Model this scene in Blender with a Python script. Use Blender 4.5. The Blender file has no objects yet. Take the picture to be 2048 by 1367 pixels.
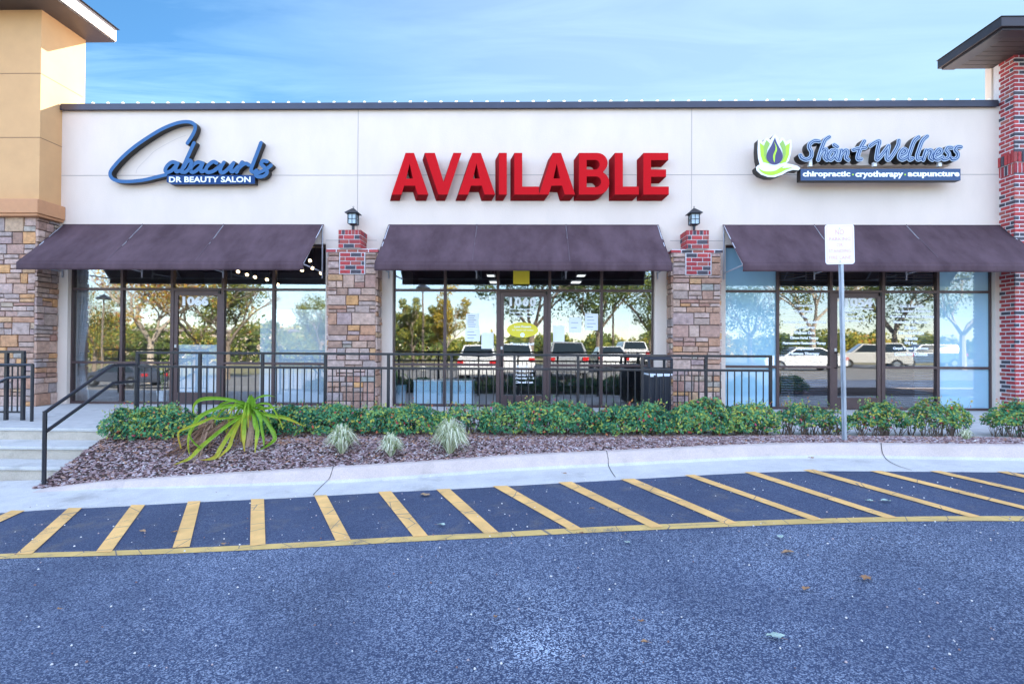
import bpy, bmesh, math, random
from mathutils import Vector, Matrix, noise
from mathutils.geometry import tessellate_polygon
R = math.radians
rnd = random.Random(7)
S = bpy.context.scene
COL = S.collection

# ------------------------------------------------------------------ camera
F_PX = 1080.0                      # focal length in pixels of a 2048 px wide frame
YAW, PITCH, ROLL = R(1.2445), R(0.5803), R(0.3306)
CAM = Vector((0, 0, 1.2))
_fw = Vector((-math.sin(YAW)*math.cos(PITCH), math.cos(YAW)*math.cos(PITCH), math.sin(PITCH)))
_r0 = Vector((math.cos(YAW), math.sin(YAW), 0)); _u0 = _r0.cross(_fw)
_rt = _r0*math.cos(ROLL) + _u0*math.sin(ROLL); _up = _u0*math.cos(ROLL) - _r0*math.sin(ROLL)
cam = bpy.data.objects.new('camera', bpy.data.cameras.new('camera')); COL.objects.link(cam)
cam.data.sensor_width = 36; cam.data.lens = 36*F_PX/2048; cam.data.clip_start = .05; cam.data.clip_end = 2000
cam.matrix_world = Matrix(((_rt.x, _up.x, -_fw.x, CAM.x), (_rt.y, _up.y, -_fw.y, CAM.y), (_rt.z, _up.z, -_fw.z, CAM.z), (0, 0, 0, 1)))
S.camera = cam

# ------------------------------------------------------------------ sky, sun, exposure
SUN_AZ, SUN_EL = R(30), R(33)
w = bpy.data.worlds.new('World'); S.world = w; w.use_nodes = True
nt = w.node_tree; N = nt.nodes; L = nt.links; N.clear()
def nd(t, **k):
    n = N.new(t)
    for a, b in k.items(): setattr(n, a, b)
    return n
out = nd('ShaderNodeOutputWorld'); bg = nd('ShaderNodeBackground'); bg.inputs[1].default_value = .15
sky = nd('ShaderNodeTexSky', sky_type='NISHITA', sun_disc=False, sun_elevation=SUN_EL, sun_rotation=SUN_AZ, air_density=1.0, dust_density=0.0, ozone_density=3.0, altitude=0)
tc = nd('ShaderNodeTexCoord'); sp = nd('ShaderNodeSeparateXYZ'); L.new(tc.outputs['Generated'], sp.inputs[0])
zc = nd('ShaderNodeMath', operation='MAXIMUM'); L.new(sp.outputs[2], zc.inputs[0]); zc.inputs[1].default_value = .04
dx = nd('ShaderNodeMath', operation='DIVIDE'); L.new(sp.outputs[0], dx.inputs[0]); L.new(zc.outputs[0], dx.inputs[1])
dy = nd('ShaderNodeMath', operation='DIVIDE'); L.new(sp.outputs[1], dy.inputs[0]); L.new(zc.outputs[0], dy.inputs[1])
cb = nd('ShaderNodeCombineXYZ'); L.new(dx.outputs[0], cb.inputs[0]); L.new(dy.outputs[0], cb.inputs[1])
mp = nd('ShaderNodeMapping'); L.new(cb.outputs[0], mp.inputs[0]); mp.inputs['Rotation'].default_value = (0, 0, R(-12)); mp.inputs['Scale'].default_value = (.7, 2.6, 1)
n1 = nd('ShaderNodeTexNoise'); n1.inputs['Scale'].default_value = 1.3; n1.inputs['Detail'].default_value = 7; n1.inputs['Roughness'].default_value = .58; n1.inputs['Distortion'].default_value = .7
L.new(mp.outputs[0], n1.inputs['Vector'])
n2 = nd('ShaderNodeTexNoise'); n2.inputs['Scale'].default_value = .45; n2.inputs['Detail'].default_value = 3; L.new(cb.outputs[0], n2.inputs['Vector'])
r1 = nd('ShaderNodeMapRange'); r1.inputs[1].default_value = .40; r1.inputs[2].default_value = .74; L.new(n1.outputs[0], r1.inputs[0])
r2 = nd('ShaderNodeMapRange'); r2.inputs[1].default_value = .35; r2.inputs[2].default_value = .65; L.new(n2.outputs[0], r2.inputs[0])
mm = nd('ShaderNodeMath', operation='MULTIPLY'); L.new(r1.outputs[0], mm.inputs[0]); L.new(r2.outputs[0], mm.inputs[1])
m3 = nd('ShaderNodeMath', operation='MULTIPLY'); L.new(mm.outputs[0], m3.inputs[0]); m3.inputs[1].default_value = .60
mx = nd('ShaderNodeMix', data_type='RGBA'); L.new(m3.outputs[0], mx.inputs[0])
mx.inputs[7].default_value = (9.0, 8.6, 9.0, 1)
tint = nd('ShaderNodeMix', data_type='RGBA', blend_type='MULTIPLY'); tint.inputs[0].default_value = 1; tint.inputs[7].default_value = (1.0, 1.0, 1.0, 1)
L.new(sky.outputs[0], tint.inputs[6]); L.new(tint.outputs[2], mx.inputs[6])
# sky dimmed to deep blue over the shops, brightness added behind for the facade
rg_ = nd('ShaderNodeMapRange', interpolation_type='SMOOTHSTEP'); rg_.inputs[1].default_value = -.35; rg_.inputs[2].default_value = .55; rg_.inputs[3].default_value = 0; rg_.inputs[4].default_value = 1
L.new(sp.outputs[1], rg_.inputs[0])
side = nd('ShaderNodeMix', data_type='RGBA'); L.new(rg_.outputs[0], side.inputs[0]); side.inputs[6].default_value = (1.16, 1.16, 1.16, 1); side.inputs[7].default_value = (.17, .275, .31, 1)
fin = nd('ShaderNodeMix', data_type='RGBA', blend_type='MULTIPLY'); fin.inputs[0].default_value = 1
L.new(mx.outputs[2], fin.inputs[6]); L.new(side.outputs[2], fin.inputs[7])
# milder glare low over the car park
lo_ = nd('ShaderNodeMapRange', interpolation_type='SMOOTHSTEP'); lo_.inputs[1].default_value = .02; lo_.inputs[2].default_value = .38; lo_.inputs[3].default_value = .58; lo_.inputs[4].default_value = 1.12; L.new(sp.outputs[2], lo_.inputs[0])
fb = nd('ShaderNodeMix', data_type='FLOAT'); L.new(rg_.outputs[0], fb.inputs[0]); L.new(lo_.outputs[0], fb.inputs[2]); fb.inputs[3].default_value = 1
# pale veil in the sky around the sun
nrm_ = nd('ShaderNodeVectorMath', operation='NORMALIZE'); L.new(tc.outputs['Generated'], nrm_.inputs[0])
dt = nd('ShaderNodeVectorMath', operation='DOT_PRODUCT'); L.new(nrm_.outputs[0], dt.inputs[0])
dt.inputs[1].default_value = (math.sin(SUN_AZ)*math.cos(SUN_EL), math.cos(SUN_AZ)*math.cos(SUN_EL), math.sin(SUN_EL))
au = nd('ShaderNodeMapRange', interpolation_type='SMOOTHSTEP'); au.inputs[1].default_value = .55; au.inputs[2].default_value = 1.02; au.inputs[4].default_value = .55; L.new(dt.outputs['Value'], au.inputs[0])
veil = nd('ShaderNodeMix', data_type='RGBA'); L.new(au.outputs[0], veil.inputs[0]); L.new(fin.outputs[2], veil.inputs[6]); veil.inputs[7].default_value = (1.0, 1.22, 1.36, 1)
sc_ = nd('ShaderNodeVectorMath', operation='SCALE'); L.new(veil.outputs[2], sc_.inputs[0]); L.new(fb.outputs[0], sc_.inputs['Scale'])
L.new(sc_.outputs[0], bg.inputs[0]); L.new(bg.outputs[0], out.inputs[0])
sun = bpy.data.objects.new('sun', bpy.data.lights.new('sun', 'SUN')); COL.objects.link(sun)
sun.data.energy = 4.8; sun.data.angle = R(.5); sun.data.color = (1, .93, .80)
_sd = Vector((math.sin(SUN_AZ)*math.cos(SUN_EL), math.cos(SUN_AZ)*math.cos(SUN_EL), math.sin(SUN_EL)))
sun.rotation_euler = _sd.to_track_quat('Z', 'Y').to_euler()
S.view_settings.view_transform = 'Standard'; S.view_settings.look = 'None'; S.view_settings.gamma = 1
S.view_settings.exposure = 2.25
S.render.engine = 'CYCLES'
S.cycles.max_bounces = 8; S.cycles.glossy_bounces = 4; S.cycles.transparent_max_bounces = 16
S.cycles.sample_clamp_indirect = 8; S.cycles.use_denoising = True

# ------------------------------------------------------------------ surveying helpers
def ray(u, v):
    return _fw + _rt*((u-1024)/F_PX) + _up*((683.5-v)/F_PX)
def at(u, v, Y):
    d = ray(u, v); return CAM + d*(Y/d.y)
def X_(u, Y, v=690): return at(u, v, Y).x
def Z_(v, Y, u=1047): return at(u, v, Y).z
def cl(x, a, b): return max(a, min(b, x))
def zroad(X, Y): return -.285 + .040*cl(X, -30, 6) + .015*cl(Y-5.65, -4, 1.15)
def on_road(u, v, dz=0.0):
    d = ray(u, v); z = -.3
    for _ in range(30):
        p = CAM + d*((z-CAM.z)/d.z); z = zroad(p.x, p.y) + dz
    return Vector((p.x, p.y, z))
def hit(u, v, fz, t0=3.0, t1=13.0):
    """where the sight line through a photo pixel first meets the height field fz"""
    d = ray(u, v); n = 400; a = t0
    for k in range(1, n+1):
        b = t0 + (t1-t0)*k/n; p = CAM + d*b
        if p.z <= fz(p.x, p.y):
            for _ in range(20):
                c = (a+b)/2; p = CAM + d*c
                if p.z <= fz(p.x, p.y): b = c
                else: a = c
            return CAM + d*b
        a = b
    return CAM + d*t1
def lerp(a, b, t): return a + (b-a)*t
def interp(tab, x):
    if x <= tab[0][0]: return tab[0][1]
    for (a, p), (b, q) in zip(tab, tab[1:]):
        if x <= b: return lerp(p, q, (x-a)/(b-a))
    return tab[-1][1]

# ------------------------------------------------------------------ objects
def tag(o, label=None, cat=None, group=None, kind=None):
    for k, v in (('label', label), ('category', cat), ('group', group), ('kind', kind)):
        if v: o[k] = v
    return o
def thing(name, loc, label, cat, group=None):
    o = bpy.data.objects.new(name, None); o.location = loc; o.empty_display_size = .1; COL.objects.link(o)
    return tag(o, label, cat, group)
def adopt(o, parent):
    o.parent = parent
    if parent.type == 'EMPTY': o.matrix_parent_inverse = Matrix.Translation(-parent.location)
class MB:
    def __init__(s): s.v = []; s.f = []; s.t = []; s.m = []
    def add(s, vs, fs, tone=0.0, mi=0):
        b = len(s.v); s.v += [tuple(x) for x in vs]
        for f in fs: s.f.append([b+i for i in f]); s.t.append(tone); s.m.append(mi)
        return s
    def box(s, x0, x1, y0, y1, z0, z1, tone=0.0, mi=0):
        return s.add([(x0,y0,z0),(x1,y0,z0),(x1,y1,z0),(x0,y1,z0),(x0,y0,z1),(x1,y0,z1),(x1,y1,z1),(x0,y1,z1)],
            [(0,3,2,1),(4,5,6,7),(0,1,5,4),(1,2,6,5),(2,3,7,6),(3,0,4,7)], tone, mi)
    def bar(s, a, b, wx, wz, up=(0,0,1), tone=0.0):
        a = Vector(a); b = Vector(b); d = (b-a).normalized(); u = Vector(up)
        if abs(d.dot(u)) > .98: u = Vector((0,1,0))
        r = d.cross(u).normalized(); u = r.cross(d)
        q = [r*wx/2*i+u*wz/2*j for i, j in ((-1,-1),(1,-1),(1,1),(-1,1))]
        return s.add([a+k for k in q]+[b+k for k in q], [(3,2,1,0),(4,5,6,7),(0,1,5,4),(1,2,6,5),(2,3,7,6),(3,0,4,7)], tone)
    def tube(s, pts, rad, n=8, tone=0.0, caps=True):
        pts = [Vector(p) for p in pts]
        if not isinstance(rad, (list, tuple)): rad = [rad]*len(pts)
        vs = []; fs = []; ref = None
        for i, p in enumerate(pts):
            d = (pts[min(i+1, len(pts)-1)] - pts[max(i-1, 0)]).normalized()
            if ref is None: ref = Vector((0,0,1)) if abs(d.z) < .9 else Vector((1,0,0))
            r = d.cross(ref).normalized(); u = r.cross(d).normalized(); ref = u
            for k in range(n):
                a = 2*math.pi*k/n; vs.append(p + r*math.cos(a)*rad[i] + u*math.sin(a)*rad[i])
        for i in range(len(pts)-1):
            for k in range(n):
                a = i*n+k; b = i*n+(k+1) % n; fs.append((a, b, b+n, a+n))
        if caps: fs.append(tuple(range(n-1, -1, -1))); fs.append(tuple(range((len(pts)-1)*n, len(pts)*n)))
        return s.add(vs, fs, tone)
    def prism(s, loops, fn_front, fn_back, tone=0.0, mi=0, mside=None):
        """loops: list of 2-D loops (first is the outline, the rest holes); fn_* map a 2-D point to space"""
        flat = [p for l in loops for p in l]
        tri = tessellate_polygon([[Vector((p[0], p[1], 0)) for p in l] for l in loops])
        n = len(flat); vs = [fn_front(p) for p in flat] + [fn_back(p) for p in flat]
        s.add(vs, [tuple(t) for t in tri], tone, mi); b = len(s.v) - 2*n
        for t in tri: s.f.append([b+n+i for i in reversed(t)]); s.t.append(tone); s.m.append(mi)
        k = 0
        for l in loops:
            m = len(l)
            for i in range(m):
                a = b+k+i; c = b+k+(i+1) % m
                s.f.append([a, c, c+n, a+n]); s.t.append(tone); s.m.append(mi if mside is None else mside)
            k += m
        return s
    def build(s, name, mats, parent=None, smooth=False, bevel=0.0, recalc=False):
        me = bpy.data.meshes.new(name); me.from_pydata(s.v, [], s.f)
        if not isinstance(mats, (list, tuple)): mats = [mats]
        for m in mats: me.materials.append(m)
        if len(mats) > 1: me.polygons.foreach_set('material_index', s.m)
        if any(s.t):
            a = me.attributes.new('tone', 'FLOAT', 'FACE'); a.data.foreach_set('value', s.t)
        if recalc or bevel:
            bm = bmesh.new(); bm.from_mesh(me); bmesh.ops.recalc_face_normals(bm, faces=bm.faces); bm.to_mesh(me); bm.free()
        if smooth: me.polygons.foreach_set('use_smooth', [True]*len(me.polygons))
        o = bpy.data.objects.new(name, me); COL.objects.link(o)
        if bevel:
            b = o.modifiers.new('bevel', 'BEVEL'); b.width = bevel; b.segments = 2; b.limit_method = 'ANGLE'; b.angle_limit = R(40)
        if parent is not None: adopt(o, parent)
        return o
def one(name, mats, parent, *a, **k):
    return MB().box(*a).build(name, mats, parent, **k)

# ------------------------------------------------------------------ materials
MATS = {}
def material(name):
    m = bpy.data.materials.new(name); m.use_nodes = True; t = m.node_tree
    b = t.nodes['Principled BSDF']; MATS[name] = m
    return m, t, b
def simple(name, col, rough=.6, metal=0.0, var=0.0, vscale=8.0, bump=0.0, bscale=60.0, spec=None, var_col=None, stretch=(1,1,1), coat=0.0, detail=5):
    m, t, b = material(name)
    b.inputs['Roughness'].default_value = rough; b.inputs['Metallic'].default_value = metal
    b.inputs['Base Color'].default_value = (*col, 1)
    if spec is not None: b.inputs['Specular IOR Level'].default_value = spec
    if coat: b.inputs['Coat Weight'].default_value = coat
    tcn = t.nodes.new('ShaderNodeTexCoord'); mpn = t.nodes.new('ShaderNodeMapping'); mpn.inputs['Scale'].default_value = stretch
    t.links.new(tcn.outputs['Object'], mpn.inputs[0])
    if var or var_col:
        n = t.nodes.new('ShaderNodeTexNoise'); n.inputs['Scale'].default_value = vscale; n.inputs['Detail'].default_value = detail; n.inputs['Roughness'].default_value = .62
        t.links.new(mpn.outputs[0], n.inputs['Vector'])
        r = t.nodes.new('ShaderNodeValToRGB'); r.color_ramp.elements[0].position = .32; r.color_ramp.elements[1].position = .68
        c2 = var_col or tuple(min(1, c*(1+var)) for c in col); c1 = col if var_col else tuple(c*(1-var) for c in col)
        r.color_ramp.elements[0].color = (*c1, 1); r.color_ramp.elements[1].color = (*c2, 1)
        t.links.new(n.outputs[0], r.inputs[0]); t.links.new(r.outputs[0], b.inputs['Base Color'])
    if bump:
        n = t.nodes.new('ShaderNodeTexNoise'); n.inputs['Scale'].default_value = bscale; n.inputs['Detail'].default_value = 6
        t.links.new(mpn.outputs[0], n.inputs['Vector'])
        bp = t.nodes.new('ShaderNodeBump'); bp.inputs['Strength'].default_value = bump; bp.inputs['Distance'].default_value = .01
        t.links.new(n.outputs[0], bp.inputs['Height']); t.links.new(bp.outputs[0], b.inputs['Normal'])
    return m
def toned(name, stops, rough=.7, nvar=.25, nscale=30.0, bump=0.0, bscale=50.0, trans=0.0, const=False, spec=.4):
    """base colour picked by the per-face tone attribute, mottled with noise"""
    m, t, b = material(name); b.inputs['Roughness'].default_value = rough; b.inputs['Specular IOR Level'].default_value = spec
    at_ = t.nodes.new('ShaderNodeAttribute'); at_.attribute_name = 'tone'
    r = t.nodes.new('ShaderNodeValToRGB'); cr = r.color_ramp
    if const: cr.interpolation = 'CONSTANT'
    while len(cr.elements) < len(stops): cr.elements.new(.5)
    for e, (p, c) in zip(cr.elements, stops): e.position = p; e.color = (*c, 1)
    t.links.new(at_.outputs['Fac'], r.inputs[0])
    tcn = t.nodes.new('ShaderNodeTexCoord'); n = t.nodes.new('ShaderNodeTexNoise'); n.inputs['Scale'].default_value = nscale; n.inputs['Detail'].default_value = 6; n.inputs['Roughness'].default_value = .65
    t.links.new(tcn.outputs['Object'], n.inputs['Vector'])
    mr = t.nodes.new('ShaderNodeMapRange'); mr.inputs[1].default_value = .3; mr.inputs[2].default_value = .7; mr.inputs[3].default_value = 1-nvar; mr.inputs[4].default_value = 1+nvar
    t.links.new(n.outputs[0], mr.inputs[0])
    vm = t.nodes.new('ShaderNodeVectorMath'); vm.operation = 'SCALE'
    t.links.new(r.outputs[0], vm.inputs[0]); t.links.new(mr.outputs[0], vm.inputs['Scale']); t.links.new(vm.outputs[0], b.inputs['Base Color'])
    if trans:
        tr = t.nodes.new('ShaderNodeBsdfTranslucent'); t.links.new(vm.outputs[0], tr.inputs[0])
        ms = t.nodes.new('ShaderNodeMixShader'); ms.inputs[0].default_value = trans
        o = t.nodes['Material Output']; t.links.new(b.outputs[0], ms.inputs[1]); t.links.new(tr.outputs[0], ms.inputs[2]); t.links.new(ms.outputs[0], o.inputs[0])
    if bump:
        n2_ = t.nodes.new('ShaderNodeTexNoise'); n2_.inputs['Scale'].default_value = bscale; n2_.inputs['Detail'].default_value = 6
        t.links.new(tcn.outputs['Object'], n2_.inputs['Vector'])
        bp = t.nodes.new('ShaderNodeBump'); bp.inputs['Strength'].default_value = bump; bp.inputs['Distance'].default_value = .012
        t.links.new(n2_.outputs[0], bp.inputs['Height']); t.links.new(bp.outputs[0], b.inputs['Normal'])
    return m
def glow(name, col, strength):
    m, t, b = material(name); b.inputs['Base Color'].default_value = (*col, 1)
    b.inputs['Emission Color'].default_value = (*col, 1); b.inputs['Emission Strength'].default_value = strength
    return m
def glass_mat(name, refl, tint):
    m, t, b = material(name); t.nodes.remove(b)
    g = t.nodes.new('ShaderNodeBsdfGlossy'); g.inputs['Roughness'].default_value = .015; g.inputs['Color'].default_value = (.97, .98, 1, 1)
    tcn = t.nodes.new('ShaderNodeTexCoord'); n = t.nodes.new('ShaderNodeTexNoise'); n.inputs['Scale'].default_value = 1.3; n.inputs['Detail'].default_value = 1
    t.links.new(tcn.outputs['Object'], n.inputs['Vector']); bp = t.nodes.new('ShaderNodeBump'); bp.inputs['Strength'].default_value = .11; bp.inputs['Distance'].default_value = .01
    t.links.new(n.outputs[0], bp.inputs['Height']); t.links.new(bp.outputs[0], g.inputs['Normal'])
    tr = t.nodes.new('ShaderNodeBsdfTransparent'); tr.inputs[0].default_value = (*tint, 1)
    ms = t.nodes.new('ShaderNodeMixShader'); ms.inputs[0].default_value = refl
    t.links.new(tr.outputs[0], ms.inputs[1]); t.links.new(g.outputs[0], ms.inputs[2]); t.links.new(ms.outputs[0], t.nodes['Material Output'].inputs[0])
    return m
M = {}
M['stucco'] = simple('cream_stucco', (.72, .60, .515), .85, var=.045, vscale=1.4, bump=.35, bscale=70, stretch=(1, 1, .45), detail=9)
M['tan'] = simple('tan_stucco', (.60, .34, .155), .85, var=.06, vscale=1.5, bump=.25, bscale=90)
M['cornice'] = simple('cornice_paint', (.52, .25, .12), .8, var=.05, bump=.1)
M['tjoint'] = simple('tan_joint', (.26, .15, .08), .9)
M['joint'] = simple('stucco_joint', (.40, .34, .31), .9)
M['coping'] = simple('slate_metal', (.045, .045, .065), .35, metal=.4, var=.1, vscale=3)
M['roof'] = simple('dark_bronze_metal', (.035, .028, .032), .4, metal=.3, var=.15, vscale=3)
M['soffit'] = simple('soffit_boards', (.05, .035, .032), .5, var=.1)
M['fascia'] = simple('pale_fascia', (.34, .28, .26), .5, var=.08)
M['awning'] = simple('awning_canvas', (.062, .036, .044), .88, bump=.3, bscale=22, spec=.2, var_col=(.112, .070, .084), vscale=2.6, stretch=(1, .6, .35), detail=8)
M['seam'] = simple('awning_seam', (.098, .066, .080), .85)
M['frame'] = simple('bronze_aluminium', (.088, .056, .056), .38, metal=.35, var=.06, vscale=6)
M['pole_metal'] = simple('painted_awning_frame', (.42, .42, .46), .5)
M['rail'] = simple('black_railing_paint', (.012, .013, .020), .35, var=.2, vscale=20, coat=.2)
M['glass'] = glass_mat('window_glass', .165, (.90, .93, .95))
def film():
    m, t, b = material('frosted_film'); b.inputs['Base Color'].default_value = (.34, .58, .73, 1); b.inputs['Roughness'].default_value = .7; b.inputs['Specular IOR Level'].default_value = 0
    g = t.nodes.new('ShaderNodeBsdfGlossy'); g.inputs['Roughness'].default_value = .01
    ms = t.nodes.new('ShaderNodeMixShader'); ms.inputs[0].default_value = .22
    t.links.new(b.outputs[0], ms.inputs[1]); t.links.new(g.outputs[0], ms.inputs[2]); t.links.new(ms.outputs[0], t.nodes['Material Output'].inputs[0]); return m
M['film'] = film()
M['concrete'] = simple('concrete', (.48, .47, .45), .85, var=.12, vscale=5, bump=.25, bscale=80)
def stained(name, c1, c2, dark, sc=4.0, grain=120):
    m, t, b = material(name); b.inputs['Roughness'].default_value = .88; l = t.links; tcn = t.nodes.new('ShaderNodeTexCoord')
    def noi(sc, d, r=.6):
        n = t.nodes.new('ShaderNodeTexNoise'); n.inputs['Scale'].default_value = sc; n.inputs['Detail'].default_value = d; n.inputs['Roughness'].default_value = r; l.new(tcn.outputs['Object'], n.inputs['Vector']); return n.outputs[0]
    def mr(src, a, b_, c, d_):
        x = t.nodes.new('ShaderNodeMapRange'); x.inputs[1].default_value = a; x.inputs[2].default_value = b_; x.inputs[3].default_value = c; x.inputs[4].default_value = d_; l.new(src, x.inputs[0]); return x.outputs[0]
    m1 = t.nodes.new('ShaderNodeMix'); m1.data_type = 'RGBA'; l.new(mr(noi(sc, 8, .68), .35, .65, 0, 1), m1.inputs[0]); m1.inputs[6].default_value = (*c1, 1); m1.inputs[7].default_value = (*c2, 1)
    m2 = t.nodes.new('ShaderNodeMix'); m2.data_type = 'RGBA'; l.new(mr(noi(sc*.45, 9, .72), .56, .74, 0, .75), m2.inputs[0]); l.new(m1.outputs[2], m2.inputs[6]); m2.inputs[7].default_value = (*dark, 1)
    vm = t.nodes.new('ShaderNodeVectorMath'); vm.operation = 'SCALE'; l.new(m2.outputs[2], vm.inputs[0]); l.new(mr(noi(grain, 2, .8), .3, .7, .82, 1.16), vm.inputs['Scale']); l.new(vm.outputs[0], b.inputs['Base Color'])
    bp = t.nodes.new('ShaderNodeBump'); bp.inputs['Strength'].default_value = .5; bp.inputs['Distance'].default_value = .006; l.new(noi(grain, 5), bp.inputs['Height']); l.new(bp.outputs[0], b.inputs['Normal'])
    return m
M['steps'] = stained('stained_concrete', (.56, .49, .40), (.44, .38, .31), (.20, .17, .14), 3.5)
M['kerb'] = stained('kerb_concrete', (.62, .51, .46), (.52, .43, .39), (.30, .25, .22), 3.0)
M['gutter'] = stained('gutter_concrete', (.62, .60, .57), (.52, .50, .48), (.28, .26, .24), 3.0)
M['tread'] = stained('tread_concrete', (.58, .56, .53), (.48, .47, .44), (.28, .26, .23), 3.0)
M['crack'] = simple('crack_dark', (.06, .055, .05), .95)
def paint(name, col, wear):
    m, t, b = material(name); b.inputs['Roughness'].default_value = .75; l = t.links
    tcn = t.nodes.new('ShaderNodeTexCoord')
    def noi(sc, d, r=.6):
        n = t.nodes.new('ShaderNodeTexNoise'); n.inputs['Scale'].default_value = sc; n.inputs['Detail'].default_value = d; n.inputs['Roughness'].default_value = r; l.new(tcn.outputs['Object'], n.inputs['Vector']); return n.outputs[0]
    def mr(src, a, b_, c, d_):
        x = t.nodes.new('ShaderNodeMapRange'); x.inputs[1].default_value = a; x.inputs[2].default_value = b_; x.inputs[3].default_value = c; x.inputs[4].default_value = d_; l.new(src, x.inputs[0]); return x.outputs[0]
    va = mr(noi(3.5, 7), .3, .7, .78, 1.16)
    vm = t.nodes.new('ShaderNodeVectorMath'); vm.operation = 'SCALE'; vm.inputs[0].default_value = col; l.new(va, vm.inputs['Scale'])
    a = t.nodes.new('ShaderNodeMath'); a.operation = 'ADD'; l.new(mr(noi(120, 3, .7), 0, 1, -.5, .5), a.inputs[0]); l.new(mr(noi(5, 5), 0, 1, -.55, .55), a.inputs[1])
    vo = t.nodes.new('ShaderNodeTexVoronoi'); vo.feature = 'DISTANCE_TO_EDGE'; vo.inputs['Scale'].default_value = 2.3; vo.inputs['Randomness'].default_value = 1
    l.new(tcn.outputs['Object'], vo.inputs['Vector']); ck = mr(vo.outputs['Distance'], .0, .012, 1, 0)
    w_ = mr(a.outputs[0], wear, wear+.10, 0, .85); mxx = t.nodes.new('ShaderNodeMath'); mxx.operation = 'MAXIMUM'; l.new(w_, mxx.inputs[0]); l.new(ck, mxx.inputs[1])
    mi = t.nodes.new('ShaderNodeMix'); mi.data_type = 'RGBA'; l.new(mxx.outputs[0], mi.inputs[0]); l.new(vm.outputs[0], mi.inputs[6]); mi.inputs[7].default_value = (.10, .11, .14, 1)
    l.new(mi.outputs[2], b.inputs['Base Color'])
    bp = t.nodes.new('ShaderNodeBump'); bp.inputs['Strength'].default_value = .5; bp.inputs['Distance'].default_value = .008; l.new(noi(150, 4), bp.inputs['Height']); l.new(bp.outputs[0], b.inputs['Normal'])
    return m
M['yellow'] = paint('yellow_paint', (.86, .50, .17), .19)
M['yellow2'] = paint('worn_yellow_paint', (.68, .45, .15), .15)
M['stone'] = toned('ledge_stone', [(0, (.30, .175, .13)), (.12, (.44, .29, .22)), (.24, (.30, .245, .235)), (.36, (.50, .345, .28)), (.48, (.42, .225, .14)), (.60, (.36, .25, .235)), (.72, (.52, .37, .31)), (.84, (.35, .185, .145)), (.93, (.56, .29, .12)), (1, (.30, .30, .28))], .85, .30, 11, 1.0, 28)
M['grout'] = simple('stone_grout', (.17, .13, .11), .95, var=.2)
M['mortar'] = simple('brick_mortar', (.66, .62, .63), .92, var=.08, vscale=30)
M['brick'] = toned('red_brick', [(0, (.36, .045, .050)), (.3, (.44, .060, .060)), (.55, (.27, .034, .044)), (.8, (.38, .12, .09)), (.801, (.055, .050, .065)), (1, (.085, .07, .085))], .85, .22, 30, .4, 60)
M['leaf'] = toned('shrub_leaf', [(0, (.022, .12, .060)), (.25, (.055, .25, .115)), (.5, (.13, .34, .13)), (.70, (.30, .42, .09)), (.82, (.56, .54, .09)), (.91, (.55, .17, .06)), (.97, (.45, .05, .05)), (1, (.62, .06, .18))], .5, .15, 12, trans=.3)
M['twig'] = simple('twig_bark', (.16, .11, .085), .9, var=.25, vscale=20)
M['mulch'] = simple('mulch_soil', (.065, .040, .034), .95, var=.35, vscale=30, bump=.8, bscale=60)
M['chips'] = toned('bark_chips', [(0, (.09, .045, .042)), (.3, (.24, .14, .135)), (.6, (.38, .27, .27)), (.8, (.52, .44, .45)), (.93, (.34, .15, .07)), (1, (.80, .78, .76))], .85, .25, 60)
M['strap'] = toned('strap_leaf', [(0, (.20, .40, .035)), (.4, (.30, .50, .05)), (.7, (.50, .52, .06)), (1, (.60, .42, .06))], .4, .18, 9, trans=.35)
M['dead'] = toned('dead_leaf', [(0, (.30, .18, .13)), (1, (.60, .42, .30))], .9, .25, 40)
M['tuft'] = toned('variegated_blade', [(0, (.26, .34, .14)), (.4, (.52, .56, .34)), (1, (.85, .85, .68))], .5, .1, 10, trans=.25)
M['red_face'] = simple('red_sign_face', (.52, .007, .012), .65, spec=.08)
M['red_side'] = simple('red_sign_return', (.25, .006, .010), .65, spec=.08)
M['salon_blue'] = simple('blue_acrylic', (.045, .125, .27), .5, var=.05, spec=.15)
M['salon_deep'] = simple('deep_blue_panel', (.012, .050, .16), .5, spec=.15)
M['black'] = simple('black_return', (.010, .008, .008), .5)
M['white'] = simple('white_lettering', (.80, .81, .83), .5)
M['vinyl'] = simple('white_vinyl', (.95, .95, .96), .6)
M['paleblue'] = simple('pale_blue_trim', (.40, .48, .58), .4)
M['midblue'] = simple('mid_blue_acrylic', (.030, .075, .19), .5, spec=.15)
M['panelblue'] = simple('slate_blue_panel', (.050, .090, .18), .5, spec=.15)
M['lime'] = simple('lime_acrylic', (.42, .68, .02), .4)
M['olive'] = simple('olive_green_acrylic', (.28, .46, .08), .4)
M['indigo'] = simple('indigo_acrylic', (.050, .040, .13), .4)
M['race'] = simple('cream_raceway', (.62, .54, .48), .7)
M['galv'] = simple('galvanised_steel', (.42, .46, .52), .42, metal=.7, var=.15, vscale=18, stretch=(1, 1, .3))
M['sign_white'] = simple('faded_sign_face', (.86, .82, .82), .45)
M['sign_red'] = simple('faded_red_print', (.78, .46, .48), .6)
M['bin'] = simple('black_plastic', (.016, .018, .028), .45, var=.1)
M['liner'] = simple('white_liner', (.72, .76, .82), .5)
M['lantern'] = simple('lantern_metal', (.022, .024, .032), .4, metal=.3)
M['lantern_glass'] = simple('seeded_glass', (.42, .50, .54), .15, var=.15, vscale=30)
M['blind'] = simple('pale_blue_shade', (.46, .66, .78), .7, var=.04, vscale=1.5)
M['slat'] = simple('dark_blind', (.05, .06, .09), .6)
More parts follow.
